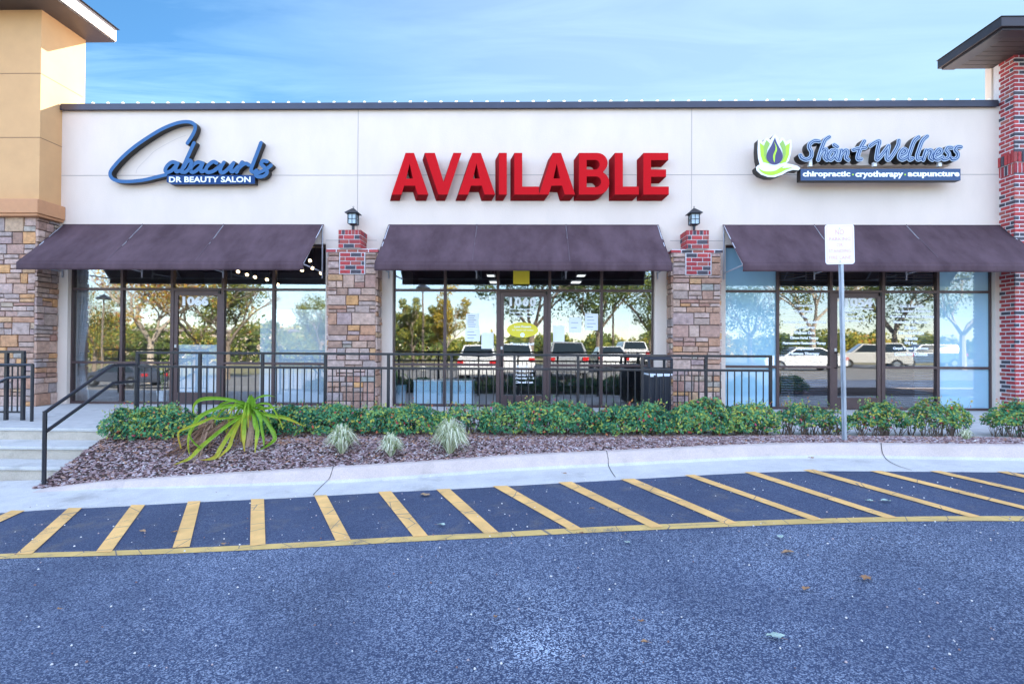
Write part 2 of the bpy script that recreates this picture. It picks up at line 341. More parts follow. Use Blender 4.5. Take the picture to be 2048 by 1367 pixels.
def milky():
    m, t, b = material('pale_layer'); b.inputs['Base Color'].default_value = (.84, .92, .97, 1); b.inputs['Roughness'].default_value = .8
    tr = t.nodes.new('ShaderNodeBsdfTransparent'); ms = t.nodes.new('ShaderNodeMixShader'); ms.inputs[0].default_value = .62
    t.links.new(tr.outputs[0], ms.inputs[1]); t.links.new(b.outputs[0], ms.inputs[2]); t.links.new(ms.outputs[0], t.nodes['Material Output'].inputs[0]); return m
M['milky'] = milky()
M['cabinet'] = simple('pale_blue_laminate', (.60, .84, .95), .4)
M['paper'] = simple('paper', (.85, .86, .88), .8)
M['sign_yellow'] = simple('yellow_sign', (.82, .66, .04), .6)
M['steel'] = simple('brushed_steel', (.45, .46, .48), .35, metal=.8)
# ------------------------------------------------------------------ ground
def asphalt():
    m, t, b = material('asphalt'); b.inputs['Roughness'].default_value = .82; b.inputs['Specular IOR Level'].default_value = .35
    nn = t.nodes; l = t.links
    tcn = nn.new('ShaderNodeTexCoord')
    def noi(s, d=4, r=.6):
        n = nn.new('ShaderNodeTexNoise'); n.inputs['Scale'].default_value = s; n.inputs['Detail'].default_value = d; n.inputs['Roughness'].default_value = r
        l.new(tcn.outputs['Object'], n.inputs['Vector']); return n
    def mr(src, a, b_, c, d):
        x = nn.new('ShaderNodeMapRange'); x.inputs[1].default_value = a; x.inputs[2].default_value = b_; x.inputs[3].default_value = c; x.inputs[4].default_value = d
        l.new(src, x.inputs[0]); return x.outputs[0]
    vo = nn.new('ShaderNodeTexVoronoi'); vo.inputs['Scale'].default_value = 150; l.new(tcn.outputs['Object'], vo.inputs['Vector'])
    sc = nn.new('ShaderNodeSeparateColor'); l.new(vo.outputs['Color'], sc.inputs[0])
    stone = mr(sc.outputs[0], .45, 1.0, 0.0, 1.0)                  # some aggregate stones are pale
    patch = noi(.55, 6, .62); wear = mr(patch.outputs[0], .36, .70, .34, .92)
    mul = nn.new('ShaderNodeMath'); mul.operation = 'MULTIPLY'; l.new(stone, mul.inputs[0]); l.new(wear, mul.inputs[1])
    # fewer pale stones where the strip beside the kerb has been sealed
    geo = nn.new('ShaderNodeNewGeometry'); sx = nn.new('ShaderNodeSeparateXYZ'); l.new(geo.outputs['Position'], sx.inputs[0])
    lx = nn.new('ShaderNodeMath'); lx.operation = 'MULTIPLY_ADD'; l.new(sx.outputs[0], lx.inputs[0]); lx.inputs[1].default_value = -.035; l.new(sx.outputs[1], lx.inputs[2])
    seal = mr(lx.outputs[0], 4.25, 4.45, 1.0, .26)
    # one scuffed pale spot in the lane
    ds = nn.new('ShaderNodeVectorMath'); ds.operation = 'DISTANCE'; l.new(geo.outputs['Position'], ds.inputs[0]); ds.inputs[1].default_value = SPOT
    sn = nn.new('ShaderNodeMath'); sn.operation = 'MULTIPLY_ADD'; l.new(noi(9, 4).outputs[0], sn.inputs[0]); sn.inputs[1].default_value = .35; l.new(ds.outputs['Value'], sn.inputs[2])
    spot = mr(sn.outputs[0], .18, .42, 2.3, 1.0)
    m1_ = nn.new('ShaderNodeMath'); m1_.operation = 'MULTIPLY'; l.new(mul.outputs[0], m1_.inputs[0]); l.new(spot, m1_.inputs[1])
    m2 = nn.new('ShaderNodeMath'); m2.operation = 'MULTIPLY'; l.new(m1_.outputs[0], m2.inputs[0]); l.new(seal, m2.inputs[1])
    base = nn.new('ShaderNodeMix'); base.data_type = 'RGBA'; base.inputs[6].default_value = (.030, .044, .092, 1); base.inputs[7].default_value = (.052, .072, .135, 1)
    l.new(noi(1.7, 5).outputs[0], base.inputs[0])
    col = nn.new('ShaderNodeMix'); col.data_type = 'RGBA'; l.new(m2.outputs[0], col.inputs[0]); l.new(base.outputs[2], col.inputs[6]); col.inputs[7].default_value = (.52, .60, .74, 1)
    # brown ghosts of older paint inside the sealed strip
    inv = mr(seal, .26, 1.0, 1.0, 0.0); gh = mr(noi(3.2, 8, .7).outputs[0], .54, .68, 0.0, .38); gm = nn.new('ShaderNodeMath'); gm.operation = 'MULTIPLY'; l.new(inv, gm.inputs[0]); l.new(gh, gm.inputs[1])
    ghm = nn.new('ShaderNodeMix'); ghm.data_type = 'RGBA'; l.new(gm.outputs[0], ghm.inputs[0]); l.new(col.outputs[2], ghm.inputs[6]); ghm.inputs[7].default_value = (.20, .17, .14, 1); col = ghm
    # large soft stains
    st = mr(noi(.9, 3, .5).outputs[0], .3, .7, .90, 1.08)
    vm = nn.new('ShaderNodeVectorMath'); vm.operation = 'SCALE'; l.new(col.outputs[2], vm.inputs[0]); l.new(st, vm.inputs['Scale']); l.new(vm.outputs[0], b.inputs['Base Color'])
    bp = nn.new('ShaderNodeBump'); bp.inputs['Strength'].default_value = .6; bp.inputs['Distance'].default_value = .006
    l.new(vo.outputs['Distance'], bp.inputs['Height']); l.new(bp.outputs[0], b.inputs['Normal'])
    return m
SPOT = tuple(on_road(1062, 1290))
M['asphalt'] = asphalt()
def sheet(name, xs, ys, fz, mat, parent=None, tag_=True):
    m = MB(); nx = len(xs)
    vs = [(x, y, fz(x, y)) for y in ys for x in xs]
    fs = [(j*nx+i, j*nx+i+1, (j+1)*nx+i+1, (j+1)*nx+i) for j in range(len(ys)-1) for i in range(nx-1)]
    o = m.add(vs, fs).build(name, mat, parent)
    if tag_: tag(o, kind='structure')
    return o
road = sheet('road', [-500, -60, -30, -20, -10, -6, -3, 0, 3, 6, 10, 20, 60, 500], [-500, -60, -20, -8, -3, 0, 1.65, 4, 6.8, 12, 30, 100, 500], zroad, M['asphalt'])

# kerb line surveyed from the photograph: back edge of kerb and asphalt edge of the gutter
back_px = [(80,981),(130,970),(205,960),(342,952),(430,946),(513,941),(700,931),(834,922),(950,914),(1069,906),(1225,900),(1400,891),(1519,886),(1610,884.5),(1683,884),(1848,886),(2048,888)]
edge_px = [(-120,1042),(0,1022),(140,1016),(278,1010),(390,1002),(515,998),(640,991),(770,983),(886,978),(1000,972),(1130,964),(1255,958),(1379,950),(1500,944),(1615,940),(1750,941.5),(1870,942),(2004,943),(2060,944)]
hk_tab = [(80,.015),(205,.06),(342,.09),(513,.125),(700,.15)]
def hk(u): return interp(hk_tab, u)
back = [on_road(u, v, hk(u)) for u, v in back_px]
edge = [on_road(u, v, .004) for u, v in edge_px]
def resample(pts, xs):
    tab = [(p.x, p.y) for p in pts]
    o = []
    for x in xs:
        if x <= tab[0][0]: (a, p), (b, q) = tab[0], tab[1]
        elif x >= tab[-1][0]: (a, p), (b, q) = tab[-2], tab[-1]
        else:
            o.append(interp(tab, x)); continue
        o.append(p + (q-p)*(x-a)/(b-a))
    return o
XK0, XK1, NK = -5.62, 13.0, 190
kx = [lerp(XK0, XK1, i/(NK-1)) for i in range(NK)]
def smooth(a, k=5):
    return [sum(a[max(0, i-k):i+k+1])/len(a[max(0, i-k):i+k+1]) for i in range(len(a))]
ly = 0
def extend(ys, xs, x0=6.6):
    i0 = max(i for i, x in enumerate(xs) if x <= x0)
    return [y if i <= i0 else ys[i0] for i, y in enumerate(ys)]
kback = smooth(extend(resample(back, kx), kx)); kedge = smooth(extend(resample(edge, kx), kx))
hk_x = [(p.x, hk(u)) for p, (u, v) in zip(back, back_px)]
def kerb_top(x): 
    i = min(NK-1, max(0, int((x-XK0)/(XK1-XK0)*(NK-1))))
    return zroad(x, kback[i]) + interp(hk_x, x)
def kback_at(x):
    t = cl((x-XK0)/(XK1-XK0)*(NK-1), 0, NK-1.001); i = int(t); return lerp(kback[i], kback[i+1], t-i)
def kedge_at(x):
    t = cl((x-XK0)/(XK1-XK0)*(NK-1), 0, NK-1.001); i = int(t); return lerp(kedge[i], kedge[i+1], t-i)
prof = []
km = MB(); rows = []
for i, x in enumerate(kx):
    yb, ye = kback[i], kedge[i]; h = interp(hk_x, x); zb = zroad(x, yb) + h; ze = zroad(x, ye) + .005
    yf = yb - .17; zg = zroad(x, yf) + .012 - .02*min(1, h/.1)
    zf = max(zg + .004, ze*0 + zg)
    rows.append([(x, yb+.02, zb-.25), (x, yb+.02, zb), (x, yb-.10, zb+.002), (x, yb-.125, zb-.012*min(1, h/.1)), (x, yf-.02, lerp(zg, zb, .25)), (x, yf-.045, zf+.006), (x, ye, ze), (x, ye, ze-.2)])
vs = [p for r in rows for p in r]; n = 8
fs = []; ms = []
for i in range(NK-1):
    for j in range(n-1):
        km.add([rows[i][j], rows[i+1][j], rows[i+1][j+1], rows[i][j+1]], [(0, 3, 2, 1)], 0, 0 if j < 4 else 1)
kerb = km.build('kerb', [M['kerb'], M['gutter']], recalc=False); 
bm = bmesh.new(); bm.from_mesh(kerb.data); bmesh.ops.remove_doubles(bm, verts=bm.verts, dist=1e-5); bmesh.ops.recalc_face_normals(bm, faces=bm.faces); bm.to_mesh(kerb.data); bm.free()
tag(kerb, kind='structure')
def spline_px(pts, n=6):
    P = [pts[0]] + list(pts) + [pts[-1]]; o = []
    for i in range(1, len(P)-2):
        for k in range(n):
            t = k/n
            o.append(tuple(.5*((2*P[i][d]) + (-P[i-1][d]+P[i+1][d])*t + (2*P[i-1][d]-5*P[i][d]+4*P[i+1][d]-P[i+2][d])*t*t + (-P[i-1][d]+3*P[i][d]-3*P[i+1][d]+P[i+2][d])*t**3) for d in range(2)))
    return o + [pts[-1]]
# cracks and joints running over the kerb
def crack(pts, wd=.006):
    m = MB()
    for a, b in zip(pts, pts[1:]):
        a, b = Vector(a), Vector(b); d = (b-a); r = Vector((-d.y, d.x, 0)).normalized()*wd/2
        m.add([a-r, a+r, b+r, b-r], [(0, 1, 2, 3)])
    return m
def kz(x, y):
    t = cl((x-XK0)/(XK1-XK0)*(NK-1), 0, NK-1); pr = rows[round(t)]
    if y > pr[1][1]: return pr[1][2]
    for p, q in zip(pr[1:7], pr[2:7]):
        if q[1] <= y <= p[1]: return lerp(q[2], p[2], (y-q[1])/max(1e-6, p[1]-q[1]))
    return zroad(x, y)
for px in ([(1213,901),(1216,915),(1217,930),(1223,943),(1231,954)], [(667,931),(663,945),(658,957),(645,970),(634,981),(626,990)], [(1762,886),(1765,905),(1775,920),(1798,932),(1824,940)]):
    pts = [tuple(hit(u, v, kz) + Vector((0, 0, .004))) for u, v in spline_px(px)]
    crack(pts, .009).build('crack', M['crack'], kerb)

# concrete apron at the foot of the steps
ap = MB()
axs = [lerp(-14, -5.60, i/24) for i in range(25)]
for a, b in zip(axs, axs[1:]):
    ya, yb = kedge_at(a), kedge_at(b)
    if a < XK0: ya = kedge[0] + (XK0-a)*(-.02)
    if b < XK0: yb = kedge[0] + (XK0-b)*(-.02)
    ap.add([(a, ya, zroad(a, ya)+.005), (b, yb, zroad(b, yb)+.005), (b, 6.70, zroad(b, 6.7)+.012), (a, 6.70, zroad(a, 6.7)+.012)], [(0, 1, 2, 3)])
apron = tag(ap.build('concrete_apron', M['gutter']), kind='structure')

# sidewalk slabs with open joints and the steps
sw = MB(); jx = [-16, -13.2, -10.4, -7.9, -6.05, -4.2, -2.35, -.5, 1.35, 3.2, 5.05, 6.9, 8.75, 10.6, 14]
for a, b in zip(jx, jx[1:]): 
    sw.box(a+.004, b-.004, 7.67, 9.3, -.6, 0); sw.box(a+.004, b-.004, 9.308, 10.97, -.6, 0)
pav = tag(sw.build('pavement', M['concrete'], bevel=.008), kind='structure')
SX0, SX1 = -14, -5.80
st = MB(); st.box(SX0, SX1, 7.165, 7.668, -.7, -.215); st.box(SX0, SX1, 6.705, 7.16, -.75, -.385); st.box(SX0, SX1-.0, 7.655, 7.6685, -.5, -.048)
steps = tag(st.build('steps', M['steps']), kind='structure')
for y0, y1, z in ((7.135, 7.665, -.168), (6.675, 7.16, -.338)):
    MB().box(SX0, SX1, y0, y1, z-.045, z).build('tread', M['tread'], steps, bevel=.012)
MB().box(SX0, SX1, 7.64, 7.668, -.045, .001).build('tread', M['tread'], steps, bevel=.01)

# planting bed: sheet from kerb back to the slab edge
def bed_z(x, y):
    yb = kback_at(x); t = cl((y-yb)/(7.67-yb), 0, 1); z0 = kerb_top(x) - .015; z1 = -.03
    s = t*t*(3-2*t)
    return lerp(z0, z1, lerp(t, s, .5)) + .035*math.sin(math.pi*t) + .012*noise.noise((x*2.5, y*2.5, 0))
bx = [lerp(-5.80, 12.8, i/150) for i in range(151)]
def bed_side(y):   # mulch spills over the right ends of the steps
    return -5.80
bm_ = MB(); NR = 22
grid = []
for x in bx:
    yb = kback_at(max(x, XK0)) + .01
    grid.append([(x, lerp(yb, 7.668, j/NR), bed_z(x, lerp(yb, 7.668, j/NR))) for j in range(NR+1)])
for i in range(len(bx)-1):
    for j in range(NR): bm_.add([grid[i][j], grid[i+1][j], grid[i+1][j+1], grid[i][j+1]], [(0, 1, 2, 3)])
bed = tag(bm_.build('planting_bed', M['mulch'], smooth=True), kind='structure')
cm = MB(); cr_ = random.Random(3)
def chip(m, x, y, z, ln, wd, th, a, tilt, tone):
    e = Matrix.Rotation(a, 3, 'Z') @ Matrix.Rotation(tilt, 3, 'Y') @ Matrix.Rotation(cr_.uniform(-.5, .5), 3, 'X')
    c = Vector((x, y, z))
    p = [(-ln/2, -wd*.25, 0), (0, -wd/2, 0), (ln/2, -wd*.15, 0), (ln/2*.9, wd*.3, 0), (0, wd/2, 0), (-ln/2, wd*.25, 0)]
    m.add([c + e @ Vector((q[0], q[1], th)) for q in p] + [c + e @ Vector((q[0]*1.05, q[1]*1.1, 0)) for q in p],
          [(0,1,2,3,4,5)] + [(i, i+6, (i+1) % 6+6, (i+1) % 6) for i in range(6)], tone)
for k in range(26000):
    x = cr_.uniform(-5.80, 7.6); yb = kback_at(max(x, XK0)); y = cr_.uniform(yb+.0, 7.66)
    if x > 7.2: pass
    t = cr_.random(); tone = cr_.uniform(.01, .85) if t < .86 else cr_.uniform(.85, .95) if t < .955 else cr_.uniform(.96, 1)
    s = cr_.uniform(.5, 1.25)
    if (y-yb)/(7.66-yb) > .55 and cr_.random() < .30: tone = cr_.uniform(.86, .95); s *= 1.15
    if tone > .95: s *= .7
    chip(cm, x, y, bed_z(x, y)+cr_.uniform(0, .012), [.050*s, .024*s, .006][0], .024*s, .006, cr_.uniform(0, 6.28), cr_.uniform(-.45, .45), tone)
tag(cm.build('bark_mulch', M['chips']), 'brown and grey bark chips spread over the planting bed', 'mulch', kind='stuff')

# painted markings, sheets lying 4 mm over the asphalt
def strip(pts_a, pts_b, name, mat, dz):
    m = MB(); n = len(pts_a)
    f = lambda p: (p[0], p[1], zroad(p[0], p[1])+dz)
    for i in range(n-1): m.add([f(pts_a[i]), f(pts_a[i+1]), f(pts_b[i+1]), f(pts_b[i])], [(0, 1, 2, 3)])
    return m.build(name, mat, road)
line_px = [(-200,1121,1131),(0,1107,1117),(120,1104,1113.5),(300,1099,1109),(500,1090,1100),(700,1079,1090),(850,1071,1081.5),(990,1065,1075),(1160,1055,1066),(1400,1045,1055.5),(1600,1038,1048),(1750,1034,1043.5),(1900,1032,1042),(2048,1032,1042),(2200,1034,1044)]
A = [on_road(u, a) for u, a, b in line_px]; B = [on_road(u, b) for u, a, b in line_px]
lx = [lerp(A[0].x, A[-1].x, i/120) for i in range(121)]
ya = smooth(resample(A, lx), 3); yb_ = smooth(resample(B, lx), 3)
gaps = [on_road(u, 1060).x for u in (208, 300, 445, 725, 990, 1130, 1235, 1345, 1560)]
la = list(zip(lx, ya)); lb = list(zip(lx, yb_))
strip(la, lb, 'edge_line', M['yellow2'], .004)
stripes = [((-60,1058),(-30,1058),(23,1021),(51,1021)),((32,1109),(63,1109),(137,1016),(164,1016)),((191,1105),(222,1105),(263,1010),(290,1010)),((345,1096),(379,1094),(376,1003),(401,1002)),((500,1092),(531,1090),(502,998.5),(528,998)),((672,1083),(702,1081),(628,991),(653,990)),((827,1074),(856,1072),(756,984),(782,982.5)),((969,1068),(998,1066),(872,979),(899,977.5)),((1141,1061),(1166,1059),(985,972.5),(1014,971.5)),((1303,1056),(1328,1054),(1116,965),(1143,963.5)),((1450,1048),(1475,1046),(1241,958.5),(1268,957.5)),((1627,1042),(1649,1040),(1369,950.5),(1389,949.5)),((1775,1037.5),(1797,1036),(1488,944.5),(1510,943.5)),((1939,1034.5),(1963,1033.5),(1605,940),(1627,939)),((2105,1033),(2131,1033),(1740,942.3),(1762,941.7)),((2255,1033),(2282,1033),(1859,942.5),(1881,942)),((2405,1033),(2430,1033),(1992,943.3),(2016,943))]
for k, (a, b, c, d) in enumerate(stripes):
    a, b, c, d = [on_road(*p) for p in (a, b, c, d)]
    strip([a.lerp(c, t/6) for t in range(7)], [b.lerp(d, t/6) for t in range(7)], 'hatch_stripe', M['yellow'], .007)
gr = MB(); rg = random.Random(9)
for k in range(420):
    u = rg.uniform(0, 2048); v = rg.uniform(955, 1090) if k < 300 else rg.uniform(1090, 1340)
    p = on_road(u, v, .004); s = rg.uniform(.0035, .009); 
    if p.y > kedge_at(p.x)+.35: continue
    z = kz(p.x, p.y)+.002 if p.y > kedge_at(p.x) else p.z
    q = [(rg.uniform(.6, 1.1)*s*math.cos(a*1.05), rg.uniform(.6, 1.1)*s*math.sin(a*1.05)) for a in range(6)]
    gr.add([(p.x+x, p.y+y, z) for x, y in q] + [(p.x+x*.6, p.y+y*.6, z+s*.8) for x, y in q], [(6,7,8,9,10,11)] + [(i, (i+1) % 6, (i+1) % 6+6, i+6) for i in range(6)], rg.choice((.3, .7, .99, .99, .999)))
tag(gr.build('grit', M['chips']), 'pale grit and crumbs of mulch scattered on the asphalt', 'grit', kind='stuff')

# ------------------------------------------------------------------ building shell
YW = 10.8; YG = 10.93
bld = thing('shop_building', (0, YW, 0), 'long single storey shop building with cream stucco front, three shopfronts and end towers', 'building')
ZTOP = 5.98; ZH = 3.27
XL0 = X_(118, YW, 350) - .3; XR1 = X_(1996, YW, 350) + .6
o1 = (X_(134, YW, 700), X_(650, YW, 700)); o2 = (X_(784, YW, 700), X_(1309, YW, 700)); o3 = (X_(1451, YW, 700), X_(1991, YW, 700))
wl = MB()
for a, b in ((XL0, o1[0]), (o1[1], o2[0]), (o2[1], o3[0]), (o3[1], XR1)): wl.box(a, b, YW, YW+.22, 0, ZH)
wl.box(XL0, XR1, YW, YW+.22, ZH, ZTOP+.02)
wl.box(XL0, XR1, YW+.23, 24, 5.4, 5.5); wl.box(XL0, XL0+.2, YW+.23, 24, 0, 5.39); wl.box(XR1-.2, XR1, YW+.23, 24, 0, 5.39); wl.box(XL0, XR1, 24, 24.2, 0, 5.9)
wl.build('wall', M['stucco'], bld)
zs = Z_(350, YW)
jm = MB(); jm.box(XL0, XR1, YW-.003, YW+.01, zs-.006, zs+.006)
for u in (715, 1383): jm.box(X_(u, YW, 400)-.005, X_(u, YW, 400)+.005, YW-.004, YW+.01, Z_(500, YW, u), ZTOP)
for a, b in ((650, 752), (1339, 1451)): jm.box(X_(a, YW), X_(b, YW), YW-.003, YW+.01, Z_(481, YW)-.005, Z_(481, YW)+.005)
jm.build('control_joint', M['joint'], bld)
cp = MB(); xa, xb = X_(121, 10.74, 215), X_(1997, 10.74, 210)
cp.box(xa, xb, YW-.06, YW+.30, ZTOP, ZTOP+.125); cp.box(xa, xb, YW-.075, YW-.061, ZTOP-.012, ZTOP+.10)
cp.build('parapet_coping', M['coping'], bld, bevel=.006)

def bricks(m, x0, x1, z0, z1, y, course=.0785, ln=.21, gap=.022, d=.008, axis='x', back=None, rg=rnd, phase=0, dark=.17):
    """running bond on a plane; axis x: plane y=const facing -y; axis y: plane x=const, facing -x"""
    z = z0; row = phase
    while z < z1-.02:
        zt = min(z+course-gap, z1)
        x = x0 - (ln/2 if row % 2 else 0)
        while x < x1-.005:
            a = max(x, x0); b = min(x+ln-gap, x1)
            if b-a > .02:
                tone = rg.uniform(.01, .79) if rg.random() > dark else rg.uniform(.81, 1); e = rg.uniform(-.0015, .0015)
                if axis == 'x': m.box(a, b, y-d+e, y+.01, z, zt, tone)
                elif axis == 'y': m.box(y-d+e, y+.01, a, b, z, zt, tone)
                else: m.box(y-.01, y+d+e, a, b, z, zt, tone)
            x += ln
        z += course; row += 1
def soldier(m, x0, x1, z0, z1, y, wd=.0766, gap=.020, d=.008, axis='x', rg=rnd):
    x = x0
    while x < x1-.01:
        b = min(x+wd-gap, x1); tone = rg.uniform(.01, .79) if rg.random() > .2 else rg.uniform(.81, 1)
        if axis == 'x': m.box(x, b, y-d, y+.01, z0, z1, tone)
        elif axis == 'y': m.box(y-d, y+.01, x, b, z0, z1, tone)
        else: m.box(y-.01, y+d, x, b, z0, z1, tone)
        x += wd
def stones(m, x0, x1, z0, z1, y, axis='x', rg=rnd, skip=None, sgn=-1):
    def put(a, b, c, d):
        if skip and not (b <= skip[0] or a >= skip[1] or d <= skip[2] or c >= skip[3]):
            return
        g = .004; a += g; b -= g; c += g; d -= g
        if b-a < .02 or d-c < .015: return
        t = rg.uniform(.022, .045); tone = rg.uniform(.001, 1); q = .007
        j = lambda: rg.uniform(-.004, .004)
        P = [(a, c), (b, c), (b, d), (a, d)]
        base = [(p[0]+j(), p[1]+j()) for p in P]
        fr = [(a+q+j(), c+q+j(), t+j()), (b-q+j(), c+q+j(), t+j()), (b-q+j(), d-q+j(), t+j()), (a+q+j(), d-q+j(), t+j())]
        mid = ((a+b)/2+j()*3, (c+d)/2+j()*2, t+rg.uniform(.0, .012))
        if axis == 'x': f = lambda p, q_: (p[0], y+sgn*q_, p[1])
        else: f = lambda p, q_: (y+sgn*q_, p[0], p[1])
        vs = [f(p, -.01) for p in base] + [f((p[0], p[1]), p[2]) for p in fr] + [f((mid[0], mid[1]), mid[2])]
        fs = [(0,1,5,4), (1,2,6,5), (2,3,7,6), (3,0,4,7), (4,5,8), (5,6,8), (6,7,8), (7,4,8)]
        m.add(vs, fs, tone)
    z = z0
    while z < z1-.01:
        h = rg.choice((.11, .14, .17, .20, .24)); 
        if z+h > z1-.05: h = z1-z
        x = x0
        while x < x1-.005:
            w_ = rg.uniform(.14, .42) if h > .1 else rg.uniform(.2, .5)
            if x+w_ > x1-.09: w_ = x1-x
            if h > .13 and rg.random() < .42:
                k = rg.uniform(.38, .62)*h
                if rg.random() < .5 and w_ > .26:
                    q = rg.uniform(.35, .65)*w_; put(x, x+q, z, z+k); put(x+q, x+w_, z, z+k); put(x, x+w_, z+k, z+h)
                else: put(x, x+w_, z, z+k); put(x, x+w_, z+k, z+h)
            else: put(x, x+w_, z, z+h)
            x += w_
        z += h

# left tower
XT = X_(83, 10.3, 60); ZS = Z_(20, 10.3, 60); zc0 = Z_(432, 10.3, 60); zc1 = Z_(401, 10.3, 60)
tower = MB().box(-12.5, XT, 10.3, 11.36, zc1-.01, ZS).build('tower', M['tan'], bld)
tower['label'] = 'tan stucco tower on a stone base at the left end'
tj = MB()
for v in (147, 275): tj.box(-12.5, XT+.002, 10.297, 11.3, Z_(v, 10.3, 60)-.007, Z_(v, 10.3, 60)+.007)
tj.build('joint', M['tjoint'], tower)
ci = MB(); ci.box(-12.5, XT+.10, 10.16, 10.795, zc0+.03, zc1); ci.box(-12.5, XT+.07, 10.19, 10.795, zc0-.02, zc0+.03)
ci.build('cornice', M['cornice'], tower, bevel=.01)
XS = X_(74, 10.33, 500)
sm = MB(); rg = random.Random(11)
stones(sm, -12.5, XS, .0, zc0-.02, 10.33, 'x', rg); stones(sm, 10.30, YW-.0, .0, zc0-.02, XS, 'y', rg, sgn=1)
sb = sm.build('stone_base', M['stone'], tower)
MB().box(-12.5, XS-.0, 10.33, YW-.002, 0, zc0-.021).build('grout', M['grout'], sb)
XE = -8.87
rf = MB(); rf.box(-13.3, XE, 9.6, 11.46, ZS+.02, ZS+.30)
tr = rf.build('roof', M['fascia'], tower, bevel=.01)
MB().box(-13.3, XE-.02, 9.62, 11.44, ZS, ZS+.02).build('soffit', M['soffit'], tr)
MB().add([(-13.4, 9.55, ZS+.30), (XE+.05, 9.55, ZS+.30), (XE+.05, 11.5, ZS+.30), (-13.4, 11.5, ZS+.30), (-12, 10.5, ZS+.75), (-10.3, 10.5, ZS+.75)], [(0,1,5,4), (1,2,5), (2,3,4,5), (3,0,4), (3,2,1,0)]).build('roof_metal', M['roof'], tr)

# right brick tower
XB = X_(1997, YW, 400); YB = 10.44; ZB = 7.03
rt = MB().box(XB+.02, 13, YB+.02, 10.93, 0, ZB).build('brick_tower', M['mortar'], bld)
rt['label'] = 'red brick tower under a dark hipped eave at the right end'
bk = MB(); rg = random.Random(5); zsol0, zsol1 = Z_(345, YB, 2020), Z_(303, YB, 2020)
zmid = (zsol0+zsol1)/2
for (za, zb_) in ((.0, zsol0), (zsol1, ZB-.02)):
    bricks(bk, XB, 12, za, zb_, YB+.02, rg=rg); bricks(bk, YB+.03, YW-.0, za, zb_, XB+.02, axis='y', rg=rg, phase=1)
for za, zb_, e in ((zsol0+.004, zmid-.006, 0), (zmid+.006, zsol1-.006, .022)):
    soldier(bk, XB-e, 12, za, zb_, YB+.02-e, rg=rg); soldier(bk, YB+.03-e, YW, za, zb_, XB+.02-e, axis='y', rg=rg)
bricks(bk, YW+.0, 10.93, ZTOP+.13, ZTOP+.13, XB+.02, axis='y', rg=rg)
bk.build('brickwork', M['brick'], rt)
MB().box(XB+.0, XB+.019, YW+.30, 10.95, ZTOP-.3, ZB-.005).build('stucco_return', M['stucco'], rt)
MB().box(XB+.02, 13, 10.935, 11.1, ZTOP-.3, ZB-.005).build('stucco_back', M['stucco'], rt)
XE2, YF2, YB2 = X_(2003, 9.54, 40), 9.54, 11.0
ze0 = Z_(50, 9.54, 2003); ze1 = Z_(33, 9.54, 2003)
ew = MB(); 
ew.box(XE2, 13.5, YF2, YF2+.05, ze0-.02, ze1); ew.box(XE2, XE2+.05, YF2+.051, YB2, ze0-.02, ze1); ew.box(XE2+.051, 13.5, YB2-.04, YB2, ze0-.02, ze1)
ew.box(XE2+.052, 13.5, YF2+.052, YF2+.30, ze0-.06, ze0+.01); ew.box(XE2+.052, XE2+.30, YF2+.301, YB2-.041, ze0-.06, ze0+.01)
er = ew.build('eave', M['roof'], rt, bevel=.005)
so = MB(); y = YF2+.305
while y < YB2-.05:
    so.box(XE2+.301, 13.4, y, min(y+.15, YB2-.045), ze0-.035, ze0+.0); y += .162
so.build('soffit', M['soffit'], er)
MB().add([(XE2-.02, YF2-.02, ze1+.001), (13.6, YF2-.02, ze1+.001), (13.6, YB2+.02, ze1+.001), (XE2-.02, YB2+.02, ze1+.001), (XE2+.7, 10.27, ze1+.10), (13.6, 10.27, ze1+.10)], [(0,1,5,4), (0,4,3), (3,4,5,2), (0,3,2,1)]).build('roof_metal', M['roof'], er)

